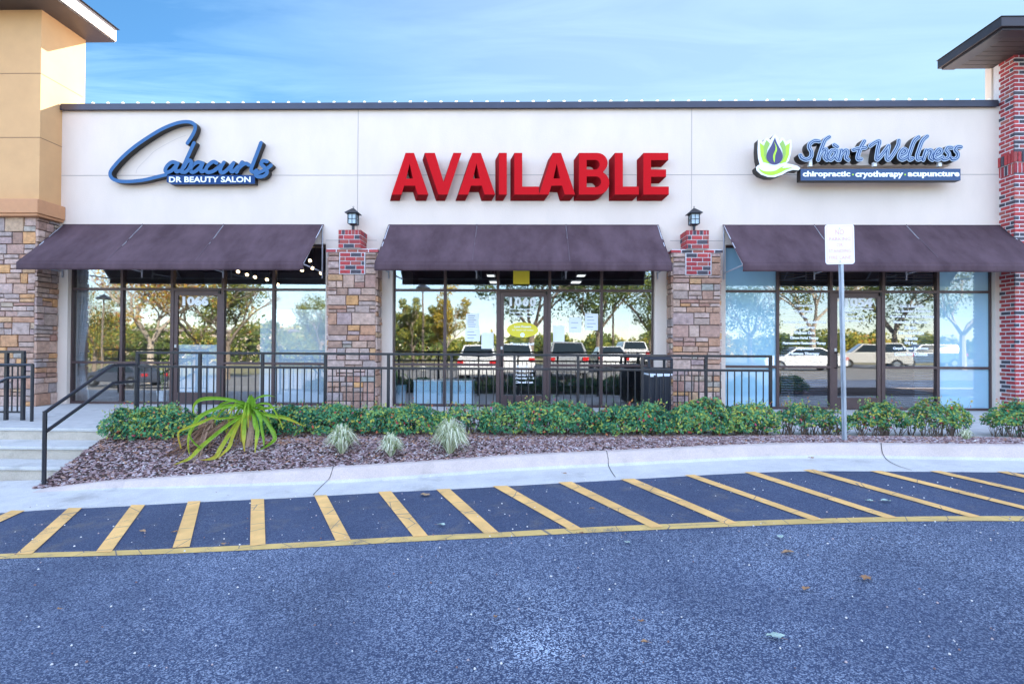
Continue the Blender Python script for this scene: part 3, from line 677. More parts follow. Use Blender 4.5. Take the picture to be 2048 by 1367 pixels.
# stone pilasters with brick caps
def pilaster(xl, xr, cx0, cx1, seed, label):
    rg = random.Random(seed)
    yst = 10.46; zs_ = Z_(506, yst)
    g = MB().box(xl+.012, xr-.012, yst, YW-.001, 0, zs_+.0).build('pilaster', M['grout'], bld); g['label'] = label
    pw = (cx0+.02, cx1+.05); pz = (Z_(548, yst-.03), zs_+.0)
    m = MB(); stones(m, xl, xr, .0, pz[0]-.012, yst, 'x', rg); stones(m, xl, pw[0]-.02, pz[0]-.012, zs_, yst, 'x', rg); stones(m, pw[1]+.02, xr, pz[0]-.012, zs_, yst, 'x', rg)
    stones(m, yst-.02, YW, .0, zs_, xr-.012, 'y', rg, sgn=1); stones(m, yst-.02, YW, .0, zs_, xl+.012, 'y', rg, sgn=-1)
    m.build('stone_facing', M['stone'], g)
    mo = MB(); mo.box(pw[0]-.02, pw[1]+.02, yst-.035, yst, pz[0]-.01, pz[1]+.0)       # mortar field of the brick inset
    mo.box(xl-.02, xr+.02, yst-.03, YW-.003, zs_+.001, zs_+.075)
    zc_ = Z_(460, 10.36); mo.box(cx0+.015, cx1-.015, 10.375, YW-.004, zs_+.076, zc_-.004)
    mo.build('mortar', M['mortar'], g)
    b = MB()
    bricks(b, pw[0], pw[1], pz[0]+.005, pz[1]-.005, yst-.035, course=(pz[1]-pz[0])/5, gap=.016, d=.010, rg=rg, dark=.14)
    bricks(b, xl-.035, xr+.035, zs_+.008, zs_+.07, yst-.03, rg=rg, d=.008, course=.07); bricks(b, yst-.035, YW, zs_+.008, zs_+.07, xr+.02, rg=rg, axis='+y', d=.008, course=.07); bricks(b, yst-.035, YW, zs_+.008, zs_+.07, xl-.02, rg=rg, axis='y', d=.008, course=.07)
    cz = zs_+.082; hh = (zc_-cz); k = hh-.088
    for ax, a0, a1, pl in (('x', cx0, cx1, 10.375), ('+y', 10.362, YW, cx1-.015), ('y', 10.362, YW, cx0+.015)):
        bricks(b, a0, a1, cz, cz+k, pl, course=k/3, rg=rg, axis=ax, d=.008, dark=.16, phase=1, gap=.014)
        soldier(b, a0, a1, cz+k+.002, zc_, pl, rg=rg, axis=ax, d=.008, wd=.065, gap=.012)
    b.box(cx0+.004, cx1-.004, 10.364, YW-.005, zc_-.0035, zc_+.001, .4)
    b.build('brick_cap', M['brick'], g)
    return zc_
pilaster(X_(655, 10.44, 650), X_(752, 10.44, 650), X_(676.6, 10.36, 480), X_(721.5, 10.36, 480), 21, 'stone pilaster with brick cap left of the middle shopfront')
ZCAP = pilaster(X_(1345, 10.44, 650), X_(1441, 10.44, 650), X_(1373, 10.36, 480), X_(1418, 10.36, 480), 23, 'stone pilaster with brick cap right of the middle shopfront')
# ------------------------------------------------------------------ lettering
def text_data(s, bold=.0, ext=0.0, space=1.0):
    cu = bpy.data.curves.new('text', 'FONT'); cu.body = s; cu.size = 1; cu.offset = bold; cu.extrude = ext; cu.resolution_u = 3; cu.space_character = space
    o = bpy.data.objects.new('text', cu); me = bpy.data.meshes.new_from_object(o)
    vs = [v.co.copy() for v in me.vertices]; fs = [tuple(p.vertices) for p in me.polygons]
    bpy.data.objects.remove(o); bpy.data.curves.remove(cu); bpy.data.meshes.remove(me)
    return vs, fs
def text_on(m, s, u0, u1, v0, v1, Y, bold=.02, depth=.004, space=1.0, slant=0.0, mi=0, tone=0):
    """fit a line of text into a surveyed rectangle on the plane Y, facing the road"""
    vs, fs = text_data(s, bold, .5 if depth else 0, space)
    if not vs: return m
    ax, bx_ = min(v.x for v in vs), max(v.x for v in vs); ay, by = min(v.y for v in vs), max(v.y for v in vs)
    um = (u0+u1)/2; xa, xb = X_(u0, Y, v1), X_(u1, Y, v1); za, zb_ = Z_(v1, Y, um), Z_(v0, Y, um)
    o = [(lerp(xa, xb, (v.x-ax)/(bx_-ax)) + slant*(v.y-ay)/(by-ay)*(zb_-za), Y - depth*(v.z+.5), lerp(za, zb_, (v.y-ay)/(by-ay))) for v in vs]
    return m.add(o, fs, tone, mi)
def PX(ox, oy, sc):
    return lambda p: (ox+p[0]/sc, oy+p[1]/sc)
def spline(pts, n=6):
    if len(pts) < 3: return [tuple(map(float, p)) for p in pts]
    P = [pts[0]] + list(pts) + [pts[-1]]; o = []
    for i in range(1, len(P)-2):
        for k in range(n):
            t = k/n
            o.append(tuple(.5*((2*P[i][d]) + (-P[i-1][d]+P[i+1][d])*t + (2*P[i-1][d]-5*P[i][d]+4*P[i+1][d]-P[i+2][d])*t*t + (-P[i-1][d]+3*P[i][d]-3*P[i+1][d]+P[i+2][d])*t**3) for d in range(2)))
    o.append(tuple(map(float, pts[-1]))); return o
def stroke(m, pts, w, Yf, Yb, mi=0, mside=None, cap=4, curve=True, e=0.0):
    """a letter stroke: ribbon of width w (2-D units already in metres, x right z up) extruded from Yf to Yb"""
    P = spline(pts) if curve else [tuple(p) for p in pts]
    Lf, Rt = [], []
    n = len(P)
    for i in range(n):
        a = P[max(0, i-1)]; b = P[min(n-1, i+1)]; dx_, dz_ = b[0]-a[0], b[1]-a[1]; l = math.hypot(dx_, dz_) or 1
        nx_, nz_ = -dz_/l*w/2, dx_/l*w/2
        Lf.append((P[i][0]+nx_, P[i][1]+nz_)); Rt.append((P[i][0]-nx_, P[i][1]-nz_))
    def capf(c, frm, k):
        a0 = math.atan2(frm[1]-c[1], frm[0]-c[0]); return [(c[0]+math.cos(a0-math.pi*j/k)*w/2, c[1]+math.sin(a0-math.pi*j/k)*w/2) for j in range(1, k)]
    end = capf(P[-1], Lf[-1], cap); start = capf(P[0], Rt[0], cap)
    ring = Lf + end + Rt[::-1] + start; N_ = len(ring)
    m.add([(x, Yf+e*(k/N_), z) for k, (x, z) in enumerate(ring)] + [(x, Yb, z) for x, z in ring], [(i, (i+1) % N_, (i+1) % N_+N_, i+N_) for i in range(N_)], 0, mi if mside is None else mside)
    b = len(m.v) - 2*N_
    nl = len(Lf); ne = len(end)
    for i in range(nl-1):
        m.f.append([b+i, b+i+1, b+nl+ne+(nl-1-(i+1)), b+nl+ne+(nl-1-i)]); m.t.append(0); m.m.append(mi)
    m.f.append([b+nl-1] + [b+nl+k for k in range(ne)] + [b+nl+ne]); m.t.append(0); m.m.append(mi)
    m.f.append([b+nl+ne+nl-1] + [b+nl+ne+nl+k for k in range(len(start))] + [b]); m.t.append(0); m.m.append(mi)
def W2(conv, Y):
    def f(p):
        u, v = conv(p); q = at(u, v, Y); return (q.x, q.z)
    return f

# ---- AVAILABLE: nine red block letters
conv = PX(700, 180, 2.926)
YA = 10.58
sx, sz = X_(1058, YA, 350)-X_(1066.6, YA, 350), Z_(357, YA)-Z_(350.2, YA)
def off(poly, ox, oy, k=1.0): return [(ox+p[0]*k, oy+p[1]) for p in poly]
Ao = [(80,0),(130,0),(214,244),(152,244),(136,192),(72,192),(56,244),(-2,244)]; Ah = [(104,62),(84,150),(124,150)]
def arc(cx, cy, rx, ry, a0, a1, n=9): return [(cx+rx*math.cos(R(lerp(a0, a1, i/n))), cy+ry*math.sin(R(lerp(a0, a1, i/n)))) for i in range(n+1)]
Bo = [(1340,368)] + arc(1448, 427, 60, 59, -90, 52) + arc(1449, 543, 69, 69, -62, 90) + [(1340,612)]
Bh1 = [(1385,409)] + arc(1436, 437, 25, 28, -90, 90) + [(1385,465)]; Bh2 = [(1385,506)] + arc(1440, 537, 30, 31, -90, 90) + [(1385,568)]
AV = [[off(Ao,245,368), off(Ah,245,368)], [[(437,368),(497,368),(548,538),(605,368),(653,368),(572,612),(518,612)]], [off(Ao,636,368), off(Ah,636,368)],
      [[(872,368),(918,368),(918,612),(872,612)]], [[(962,368),(1008,368),(1008,565),(1106,565),(1106,612),(962,612)]], [off(Ao,1108,368,.98), off(Ah,1108,368,.98)],
      [Bo, Bh1, Bh2], [[(1550,368),(1597,368),(1597,565),(1690,565),(1690,612),(1550,612)]],
      [[(1717,368),(1863,368),(1863,410),(1762,410),(1762,465),(1850,465),(1850,508),(1762,508),(1762,565),(1866,565),(1866,612),(1717,612)]]]
av = thing('channel_letter_sign', (0, YW, 4), 'large red block letters reading AVAILABLE over the middle awning', 'sign')
f0 = W2(conv, YA)
for k, loops in enumerate(AV):
    m = MB(); e = .002*(k % 2)
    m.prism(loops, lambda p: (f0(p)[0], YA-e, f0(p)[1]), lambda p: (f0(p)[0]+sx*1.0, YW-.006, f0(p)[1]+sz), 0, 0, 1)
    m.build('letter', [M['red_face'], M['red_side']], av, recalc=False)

# ---- script sign of the salon
conv = PX(200, 220, 5.535); YC, YCb = 10.64, 10.77
f1 = W2(conv, YC)
sal = thing('script_sign', (-6.7, YW, 4.3), 'blue flowing script letter sign with a DR BEAUTY SALON strip beneath', 'sign')
strokes = [
 [[(965,368),(1010,300),(1045,232),(1052,175),(1010,138),(940,130),(840,148),(700,203),(550,290),(400,392),(270,500),(165,610),(112,690),(128,750),(200,785),(330,790),(480,775),(600,747),(728,716)]],
 [[(850,588),(800,576),(750,610),(722,660),(738,688),(785,675),(835,625),(862,590)], [(862,590),(838,645),(845,682),(885,672)]],
 [[(1042,365),(1000,455),(955,555),(905,672),(912,690)], [(925,640),(965,575),(1000,560),(1012,590),(985,650),(945,688),(908,684)], [(1012,590),(1010,640)]],
 [[(1125,585),(1080,578),(1030,610),(1003,660),(1018,688),(1060,675),(1110,628),(1138,588)], [(1138,588),(1115,645),(1125,682),(1165,665)]],
 [[(1292,588),(1255,572),(1205,605),(1172,655),(1190,688),(1245,680),(1300,645),(1335,612)]],
 [[(1372,580),(1335,645),(1338,688),(1375,690),(1430,640),(1480,585)], [(1480,585),(1450,645),(1458,684),(1490,668),(1530,628)]],
 [[(1572,576),(1535,640),(1512,688)], [(1530,650),(1580,605),(1620,592),(1648,610)]],
 [[(1782,362),(1742,470),(1700,580),(1672,660),(1695,688),(1735,668)]],
 [[(1850,572),(1808,562),(1785,598),(1825,640),(1850,690),(1815,730),(1752,738),(1722,712),(1765,690),(1840,655),(1895,612)]]]
for k, lets in enumerate(strokes):
    m = MB()
    for j, s_ in enumerate(lets):
        pts = [f1(p) for p in s_]
        stroke(m, pts, .074 if k else .070, YC - .0017*(k % 3) - .0009*j, YCb, 0, 1, e=.0012)
    m.build('letter', [M['salon_blue'], M['black']], sal)
m = MB(); bxl = [(735,735),(750,718),(1690,718),(1712,735),(1712,815),(785,822),(735,795)]
m.prism([bxl], lambda p: (f1(p)[0], YC+.012, f1(p)[1]), lambda p: (f1(p)[0], YCb, f1(p)[1]), 0, 0, 1)
pan = m.build('panel', [M['salon_deep'], M['black']], sal)
m = MB(); u_ = lambda x: 200+x/5.535; v_ = lambda y: 220+y/5.535
text_on(m, 'DR BEAUTY SALON', u_(765), u_(1668), v_(738), v_(802), YC+.010, .028, .006, 1.02)
# small slab serifs to keep the look of the roman lettering
m.build('lettering', M['white'], sal)
m = MB()
conv8 = PX(200, 220, 5.535)
pts = [tuple(at(*conv8(p), YW)) for p in spline([(950,282),(850,320),(710,392),(600,460),(540,520),(470,590),(415,650),(398,705)])]
for k, (a, b) in enumerate(zip(pts, pts[1:])):     # the ghost line of an older sign in the stucco
    d_ = Vector(b)-Vector(a); r_ = Vector((-d_.z, 0, d_.x)).normalized()*.0035
    m.add([(a[0]-r_.x, YW-.0015, a[2]-r_.z), (a[0]+r_.x, YW-.0015, a[2]+r_.z), (b[0]+r_.x, YW-.0015, b[2]+r_.z), (b[0]-r_.x, YW-.0015, b[2]-r_.z)], [(0, 1, 2, 3)])
m.build('hairline_mark', simple('old_mark', (.50, .42, .38), .9), bld)

# ---- wellness sign
conv = PX(1500, 250, 4.6545); YS, YSb = 10.46, 10.64
f2 = W2(conv, YS)
wel = thing('wellness_sign', (6.3, YW, 4.3), 'lotus and hand logo with blue italic Shant Wellness letters on a raceway', 'sign')
base = [(75,138),(100,143),(118,158),(135,135),(152,118),(172,128),(190,140),(210,108),(232,84),(255,108),(272,140),(288,122),(305,114),(322,135),(335,158),(360,143),(385,136),(388,200),(380,270),(362,330),(340,358),(392,366),(440,380),(468,400),(452,422),(400,418),(350,432),(300,462),(230,486),(165,484),(100,460),(62,425),(55,395),(72,376),(90,368),(75,310),(70,230)]
m = MB(); g2 = lambda p: f2(p)
m.prism([base], lambda p: (f2(p)[0], YS, f2(p)[1]), lambda p: (f2(p)[0], YSb, f2(p)[1]), 0, 0, 1)
lg = m.build('logo_box', [M['white'], M['black']], wel)
def flat(name, polys, mat, dz, par):
    m = MB()
    for p_ in polys: m.prism([p_], lambda p: (f2(p)[0], YS-dz, f2(p)[1]), lambda p: (f2(p)[0], YS-dz+.003, f2(p)[1]))
    return m.build(name, mat, par)
flat('petal', [[(90,165),(125,190),(140,240),(150,300),(185,362),(120,345),(98,280)]], M['lime'], .004, lg)
flat('petal', [[(372,165),(335,190),(320,240),(310,300),(275,362),(335,345),(362,280)]], M['lime'], .004, lg)
flat('petal', [[(152,140),(185,175),(160,230),(150,290),(165,330),(188,360),(150,330),(128,280),(125,200)]], M['olive'], .007, lg)
flat('petal', [[(305,140),(275,175),(298,230),(308,290),(292,330),(270,360),(308,330),(330,280),(332,200)]], M['olive'], .007, lg)
flat('drop', [spline([(230,118),(200,185),(158,260),(152,310),(180,355),(228,370),(275,352),(302,305),(292,250),(252,175),(230,118)], 3)[:-1]], M['indigo'], .010, lg)
flat('flame', [spline([(220,155),(243,200),(248,240),(232,285),(226,350),(214,320),(214,280),(232,235),(234,200),(220,155)], 3)[:-1]], M['lime'], .014, lg)
flat('hand_swoosh', [spline([(78,400),(120,425),(180,432),(240,422),(275,400),(320,382),(300,400),(340,398),(395,396),(330,420),(270,450),(210,468),(150,462),(100,435),(78,400)], 3)[:-1]], M['lime'], .004, lg)
WS = [
 [[(645,152),(600,148),(558,175),(552,212),(572,250),(568,295),(530,322),(485,308),(470,282)]],
 [[(738,112),(700,140),(672,205),(650,270),(635,325)], [(645,285),(680,235),(708,228),(712,255),(695,300),(715,325)]],
 [[(795,245),(762,238),(735,275),(732,312),(758,322),(795,275),(808,240)], [(808,240),(795,295),(815,325)], [(782,185),(812,205)]],
 [[(852,235),(842,285),(832,325)], [(842,285),(880,240),(905,240),(905,270),(893,305),(915,325)]],
 [[(1065,150),(1030,215),(1005,285),(1005,318),(1035,318)], [(962,232),(1020,218),(1075,212)]],
 [[(1118,195),(1160,165),(1205,152),(1190,220),(1178,300),(1185,322),(1230,275),(1290,195)], [(1290,195),(1278,255),(1272,310),(1292,322),(1340,260),(1378,190),(1385,145)]],
 [[(1395,285),(1440,265),(1455,238),(1430,225),(1398,262),(1390,302),(1420,322),(1465,298)]],
 [[(1570,112),(1528,150),(1498,225),(1478,290),(1485,322),(1512,312)]],
 [[(1650,105),(1605,150),(1575,225),(1555,290),(1562,322),(1590,312)]],
 [[(1642,235),(1625,285),(1612,325)], [(1625,285),(1660,240),(1688,238),(1690,268),(1675,305),(1698,325)]],
 [[(1722,288),(1765,268),(1782,242),(1758,226),(1725,262),(1715,302),(1745,322),(1792,298)]],
 [[(1878,212),(1842,212),(1828,240),(1850,268),(1845,305),(1808,320),(1790,308)]],
 [[(1965,205),(1930,205),(1912,235),(1935,265),(1928,305),(1892,320),(1872,308)]]]
for k, lets in enumerate(WS):
    m = MB(); mi_ = MB()
    for j, s_ in enumerate(lets):
        pts = [f2(p) for p in s_]
        stroke(m, pts, .084, YS - .0017*(k % 3) - .0009*j, YSb, 0, 1, e=.001)
        stroke(mi_, pts, .050, YS - .009 - .0012*(k % 2) - .0007*j, YS - .001, e=.001)
    lt = m.build('letter', [M['paleblue'], M['black']], wel); mi_.build('letter_face', M['midblue'], lt)
    mi_ = MB()
    for j, s_ in enumerate(lets): stroke(mi_, [f2(p) for p in s_], .012, YS-.014-.0005*j, YS-.009, e=.001)
    mi_.build('neon_line', M['paleblue'], lt)
xr0, xr1 = X_(1500+430/4.6545, YSb), X_(1500+1930/4.6545, YSb)
rz0, rz1 = Z_(250+385/4.65, YSb, 1700), Z_(250+330/4.65, YSb, 1700)
MB().box(xr0+.15, xr1-.12, YSb+.002, YW-.002, rz0+.02, rz1+.12).build('raceway', M['race'], wel)
for x in (570, 1172, 1778):
    m = MB(); q = at(1500+x/4.6545, 250+380/4.6545, YS+.03); m.box(q.x-.03, q.x+.03, YS+.05, YS+.11, rz0-.04, rz1+.03); m.build('bracket', M['white'], wel)
bx4 = [f2((472,408)), f2((1962,408)), f2((1962,516)), f2((472,516))]
m = MB(); m.box(bx4[0][0], bx4[1][0], YS+.004, YSb-.03, bx4[3][1], bx4[0][1], 0, 0)
for i in range(len(m.f)): m.m[i] = 0 if i == 2 else 1
m.build('panel', [M['panelblue'], M['black']], wel)
m = MB(); u2 = lambda x: 1500+x/4.6545; v2 = lambda y: 250+y/4.6545
for s_, a, b, t_, bb in (('chiropractic', 490, 932, 428, 496), ('cryotherapy', 980, 1425, 428, 500), ('acupuncture', 1468, 1948, 432, 496)):
    m = MB(); text_on(m, s_, u2(a), u2(b), v2(t_), v2(bb), YS+.002, .035, .006); m.build('lettering', M['vinyl'], wel)
for x in (958, 1443):
    q = f2((x, 462)); m = MB(); m.tube([(q[0], YS+.003, q[1]), (q[0], YS-.004, q[1])], .016, 12); m.build('dot', M['lime'], wel)

# ------------------------------------------------------------------ awnings
def awning(u0, u1, seams, label, seed):
    x0, x1 = X_(u0, YW, 450), X_(u1, YW, 450); zt = Z_(449, YW); zf = Z_(526, 9.8); zb_ = Z_(541.5, 9.8)
    a = thing('awning', ((x0+x1)/2, YW, zt), label, 'awning', 'brown canvas awnings over the shopfronts')
    m = MB(); NX, NY = 60, 14; rg = random.Random(seed); P = []
    for j in range(NY+1):
        t = j/NY
        for i in range(NX+1):
            x = lerp(x0, x1, i/NX); s = i/NX
            sag = -.018*math.sin(math.pi*t)*(.6+.4*noise.noise((x*.6, seed, t)))
            sag += .006*noise.noise((x*3.1+t*2, t*9, seed+8)) * math.sin(math.pi*t) + .012*abs(math.sin(math.pi*3*s))*math.sin(math.pi*t)*-1
            sag += .010*noise.noise((x*1.2, t*5, seed+3)) * math.sin(math.pi*t) + (.012*math.exp(-((t-.42)/.025)**2))
            nrm = Vector((0, -.68, .73))
            p = Vector((x, lerp(YW-.004, 9.80, t), lerp(zt, zf, t))) + nrm*sag
            P.append(p)
    fs = [(j*(NX+1)+i, (j+1)*(NX+1)+i, (j+1)*(NX+1)+i+1, j*(NX+1)+i+1) for j in range(NY) for i in range(NX)]
    m.add(P, fs); c = m.build('canopy', M['awning'], a, smooth=True)
    s_ = c.modifiers.new('thick', 'SOLIDIFY'); s_.thickness = .003; s_.offset = -1
    m = MB(); V = []
    for j in range(4):
        for i in range(NX+1):
            x = lerp(x0, x1, i/NX); V.append((x, 9.797 + (.006*noise.noise((x*2.3, j*.5, seed)) if j else 0), lerp(zf+.001, zb_, j/3)))
    fs = [(j*(NX+1)+i, (j+1)*(NX+1)+i, (j+1)*(NX+1)+i+1, j*(NX+1)+i+1) for j in range(3) for i in range(NX)]
    m.add(V, fs); v = m.build('valance', M['awning'], a, smooth=True); s_ = v.modifiers.new('thick', 'SOLIDIFY'); s_.thickness = .003; s_.offset = -1
    m = MB()
    for k, s in enumerate(seams):
        x = lerp(x0, x1, s)
        pts = [Vector((x, lerp(YW-.02, 9.81, t/20), lerp(zt, zf, t/20)+.003-.010*math.sin(math.pi*t/20))) for t in range(21)]
        for p, q in zip(pts, pts[1:]):
            o = Vector((.007, 0, 0)); m.add([p-o, q-o, q+o, p+o], [(0, 1, 2, 3)])
    sm_ = m.build('seam', M['seam'], a); s_ = sm_.modifiers.new('thick', 'SOLIDIFY'); s_.thickness = .002; s_.offset = 1
    for x in [x0+.02, x1-.02] + [lerp(x0, x1, s) for s in seams]:
        m = MB(); m.tube([(x, YW-.02, zt-.03), (x, 9.83, zf-.02)], .013, 6); m.tube([(x, 9.83, zf-.02), (x, YW-.02, zf-.04)], .013, 6); m.tube([(x, YW-.022, zt-.04), (x, YW-.022, zb_-.02)], .015, 6)
        m.build('rib', M['pole_metal'], a)
    m = MB(); m.tube([(x0, 9.825, zf-.015), (x1, 9.825, zf-.015)], .012, 6); m.tube([(x0, 9.82, zb_+.015), (x1, 9.82, zb_+.015)], .010, 6)
    m.build('front_bar', M['pole_metal'], a)
    return a
awning(126, 648, (.31, .62), 'long brown canvas awning at the left, beside the stone tower', 1)
awning(777, 1317, (.33, .66), 'middle brown canvas awning under the red letters', 2)
awning(1445, 2002, (.33, .66), 'brown canvas awning at the right, beside the brick tower', 3)

# ------------------------------------------------------------------ shopfronts
ZT = Z_(580.0, YG); ZL = Z_(727.5, YG)
ZT, ZL = 2.352, .845
YF0, YF1 = 10.885, 10.995
def pane(x0, x1, z0, z1, par, mat=None):
    return MB().box(x0, x1, YG, YG+.006, z0, z1).build('pane', mat or M['glass'], par)
def window(x0, x1, name='window', zb=0.0, low=True, par=None, gm=None):
    m = MB(); h = .027; z0 = zb
    m.box(x0, x0+h, YF0, YF1, z0, ZH); m.box(x1-h, x1, YF0, YF1, z0, ZH)
    a, b = x0+h, x1-h
    m.box(a, b, YF0+.002, YF1, z0, z0+.05); m.box(a, b, YF0+.002, YF1, ZH-.05, ZH)
    if low:
        m.box(a, b, YF0+.002, YF1, ZL-.024, ZL+.024); m.box(a, b, YF0+.002, YF1, ZT-.024, ZT+.024)
    o = m.build(name, M['frame'], bld, bevel=.002)
    if low:
        pane(a, b, z0+.05, ZL-.024, o, gm); pane(a, b, ZL+.024, ZT-.024, o, gm); pane(a, b, ZT+.024, ZH-.05, o, gm)
    else: pane(a, b, z0+.05, ZH-.05, o)
    return o
def door(x0, x1, side=1):
    m = MB(); h = .045
    m.box(x0, x0+h, YF0, YF1, 0, ZT-.0245); m.box(x1-h, x1, YF0, YF1, 0, ZT-.0245)
    fr = m.build('door_frame', M['frame'], bld, bevel=.002)
    m = MB(); a, b = x0+h+.004, x1-h-.004; y0, y1 = YF0+.012, YF0+.058; s = .075; top = ZT-.03
    m.box(a, a+s, y0, y1, .01, top); m.box(b-s, b, y0, y1, .01, top); m.box(a+s, b-s, y0+.001, y1, .01, .24); m.box(a+s, b-s, y0+.001, y1, top-.10, top)
    d = m.build('door', M['frame'], bld, bevel=.002)
    MB().box(a+s, b-s, y0+.02, y0+.026, .24, top-.10).build('pane', M['glass'], d)
    m = MB(); hx = a+.035 if side > 0 else b-.035
    m.tube([(hx, y0, 1.13), (hx, y0-.055, 1.13), (hx, y0-.06, 1.10), (hx, y0-.06, .86), (hx, y0-.055, .83), (hx, y0, .83)], .012, 8)
    m.build('handle', M['black'], d, smooth=True)
    m = MB(); m.box(hx-.02, hx+.02, y0-.006, y0, 1.16, 1.22); m.build('lock', M['steel'], d)
    m = MB(); cxr = b-.02 if side > 0 else a+.02; m.box(cxr-.018, cxr+.02, y0-.03, y0, top-.06, top+.01); m.build('closer', M['black'], d)
    return d, y0
def front(us, dbay, o, filmed=()):
    xs = [X_(u, YF0, 700) for u in us]; xs[0] = o[0]+.001; xs[-1] = o[1]-.001
    ws = []
    for k in range(5):
        if k == dbay:
            t = window(xs[k], xs[k+1], 'transom_window', ZT-.024, False); d, yd = door(xs[k], xs[k+1]); ws.append(d)
        else: ws.append(window(xs[k], xs[k+1], gm=M['film'] if k in filmed else None))
    return xs, ws, yd
LX, LW, YD = front([134, 241.5, 342, 444.5, 545.5, 650], 2, o1)
MX, MW, _ = front([784, 889, 995, 1099, 1203, 1309], 2, o2)
RX, RW, _ = front([1451, 1556, 1663, 1768, 1877, 1991], 2, o3, (0, 4))
m = MB(); m.box(LX[4]+.03, LX[5]-.03, 10.942, 10.944, .06, 1.95); m.build('pale_layer', M['milky'], LW[4])  # pale translucent sheets behind the lower glass of three bays
m = MB(); m.box(X_(520, 10.945, 700), LX[4]-.03, 10.942, 10.944, .06, 1.80); m.build('pale_layer', M['milky'], LW[3])
m = MB(); m.box(LX[2]+.13, LX[3]-.13, YD+.032, YD+.034, .25, 1.22); m.build('pale_layer', M['milky'], LW[2])
YV = YD + .0185      # lettering on the outside of the door glass
m = MB(); text_on(m, '1066', 365, 417, 592, 611, YV, .05, .002); m.build('lettering', M['vinyl'], LW[2])
m = MB(); text_on(m, 'A', 350, 358, 590, 601, YV, .02, .002); m.build('sticker', M['sign_red'], LW[2])
m = MB()
text_on(m, '1060', 1019, 1072, 594, 612, YV, .05, .002, 1.25); m.build('lettering', M['vinyl'], MW[2])
for s_, a, b, y in (('Mon - Fri by appointment', 1020, 1073, 616), ('Saturday and Sunday', 1019, 1073, 623), ('open 9 to 5', 1027, 1068, 630)): m = MB(); text_on(m, s_, a, b, y, y+4.5, YV, .03, .002); m.build('lettering', M['vinyl'], MW[2])
m = MB(); text_on(m, 'Please ring bell', 1021, 1068, 684.5, 691, YV, .03, .002); m.build('lettering', M['vinyl'], MW[2])
for y, s_, a, b in ((730, 'Hours', 1030, 1057), (739, 'Monday 9 - 5', 1030, 1066), (747.5, 'Tuesday 9 - 5', 1030, 1066), (754, 'Thursday 9 - 5', 1030, 1068), (761.5, 'Closed Sun', 1030, 1066)): m = MB(); text_on(m, s_, a, b, y, y+4.6, YV, .03, .002); m.build('lettering', M['vinyl'], MW[2])
q = at(1045, 659.5, YV); m = MB(); rx = X_(1076, YV)-q.x
m.prism([[(q.x+rx*math.cos(k*math.pi/16), q.z+rx*.49*math.sin(k*math.pi/16)) for k in range(32)]], lambda p: (p[0], YV-.003, p[1]), lambda p: (p[0], YV, p[1]))
m.build('oval_sticker', M['sign_yellow'], MW[2])
m = MB(); text_on(m, 'Love Flowers', 1029, 1062, 650.5, 655, YV-.0035, .02, .001); text_on(m, 'for lease call today', 1024, 1067, 658, 662, YV-.0035, .0, .001)
m.tube([(q.x, YV-.005, Z_(669.5, YV)), (q.x, YV-.003, Z_(669.5, YV))], .045, 16); m.build('sticker_print', M['vinyl'], MW[2])
m = MB(); text_on(m, '1054', 1690, 1745, 594.5, 614, YV, .05, .002)
m.box(X_(1683, YV), X_(1747, YV), YV-.002, YV, Z_(618.5, YV, 1715), Z_(616.5, YV, 1715)); m.build('lettering', M['vinyl'], RW[2])
for s_, a, b, y in (('Monday 9 - 6', 1690, 1722, 622), ('Tuesday 9 - 6', 1690, 1728, 630), ('Saturday 9 - 1', 1688, 1742, 639)): m = MB(); text_on(m, s_, a, b, y, y+5, YV, .03, .002); m.build('lettering', M['vinyl'], RW[2])
YP = YG - .001
for s_, a, b, y in (('Chiropractic', 1589, 1627, 608), ('Cryotherapy', 1589, 1627, 619), ('Yoga', 1603, 1617, 630), ('Corrective Spinal Rehabilitation', 1566, 1652, 641), ('Cupping Therapy', 1591, 1630, 651.5), ('Wellness Care', 1588, 1629, 661.5), ('Chinese Herbal Therapy', 1580, 1637, 672.5), ('Neuromuscular Reeducation Therapy', 1565.5, 1652, 683), ('Acupuncture', 1590, 1628, 694), ('Massage Therapy', 1578, 1639, 704)):
    m = MB(); text_on(m, s_, a, b, y, y+6.6, YP, .055, .002); m.build('lettering', M['vinyl'], RW[1])
for s_, a, b, y in (('Neck & Back Pain', 1800, 1848, 608.5), ('Hip, Shoulder & Knee Pain', 1790, 1862, 619), ('Sports & Overuse Injuries', 1780, 1868, 630), ('Headaches & Migraines', 1787, 1858, 641), ('Sciatica', 1809, 1834, 651.5), ('Stress Reduction', 1797, 1847, 662), ('Arthritis', 1809, 1835, 673), ('TMJ Pain', 1808, 1834, 683), ('Carpal Tunnel Syndrome', 1786, 1857, 693.5), ('Custom Foot Orthotics', 1789, 1855, 704.5)):
    m = MB(); text_on(m, s_, a, b, y, y+6.6, YP, .055, .002); m.build('lettering', M['vinyl'], RW[3])
def sheet_on(name, u0, u1, v0, v1, Y, mat, label, cat, group=None, th=.003, lines=0):
    um = (u0+u1)/2; x0, x1 = X_(u0, Y, v0), X_(u1, Y, v0); z0, z1 = Z_(v1, Y, um), Z_(v0, Y, um)
    t = thing(name, ((x0+x1)/2, Y, z0), label, cat, group)
    MB().box(x0, x1, Y-th, Y, z0, z1).build('sheet', mat, t)
    if lines:
        m = MB()
        for k in range(lines):
            z = lerp(z1, z0, (k+1)/(lines+1)); m.box(lerp(x0, x1, .15), lerp(x0, x1, rnd.uniform(.6, .88)), Y-th-.001, Y-th, z-.004, z+.004)
        m.build('print', M['panelblue'], t)
    return t
pg = 'notices taped to the middle shop window'
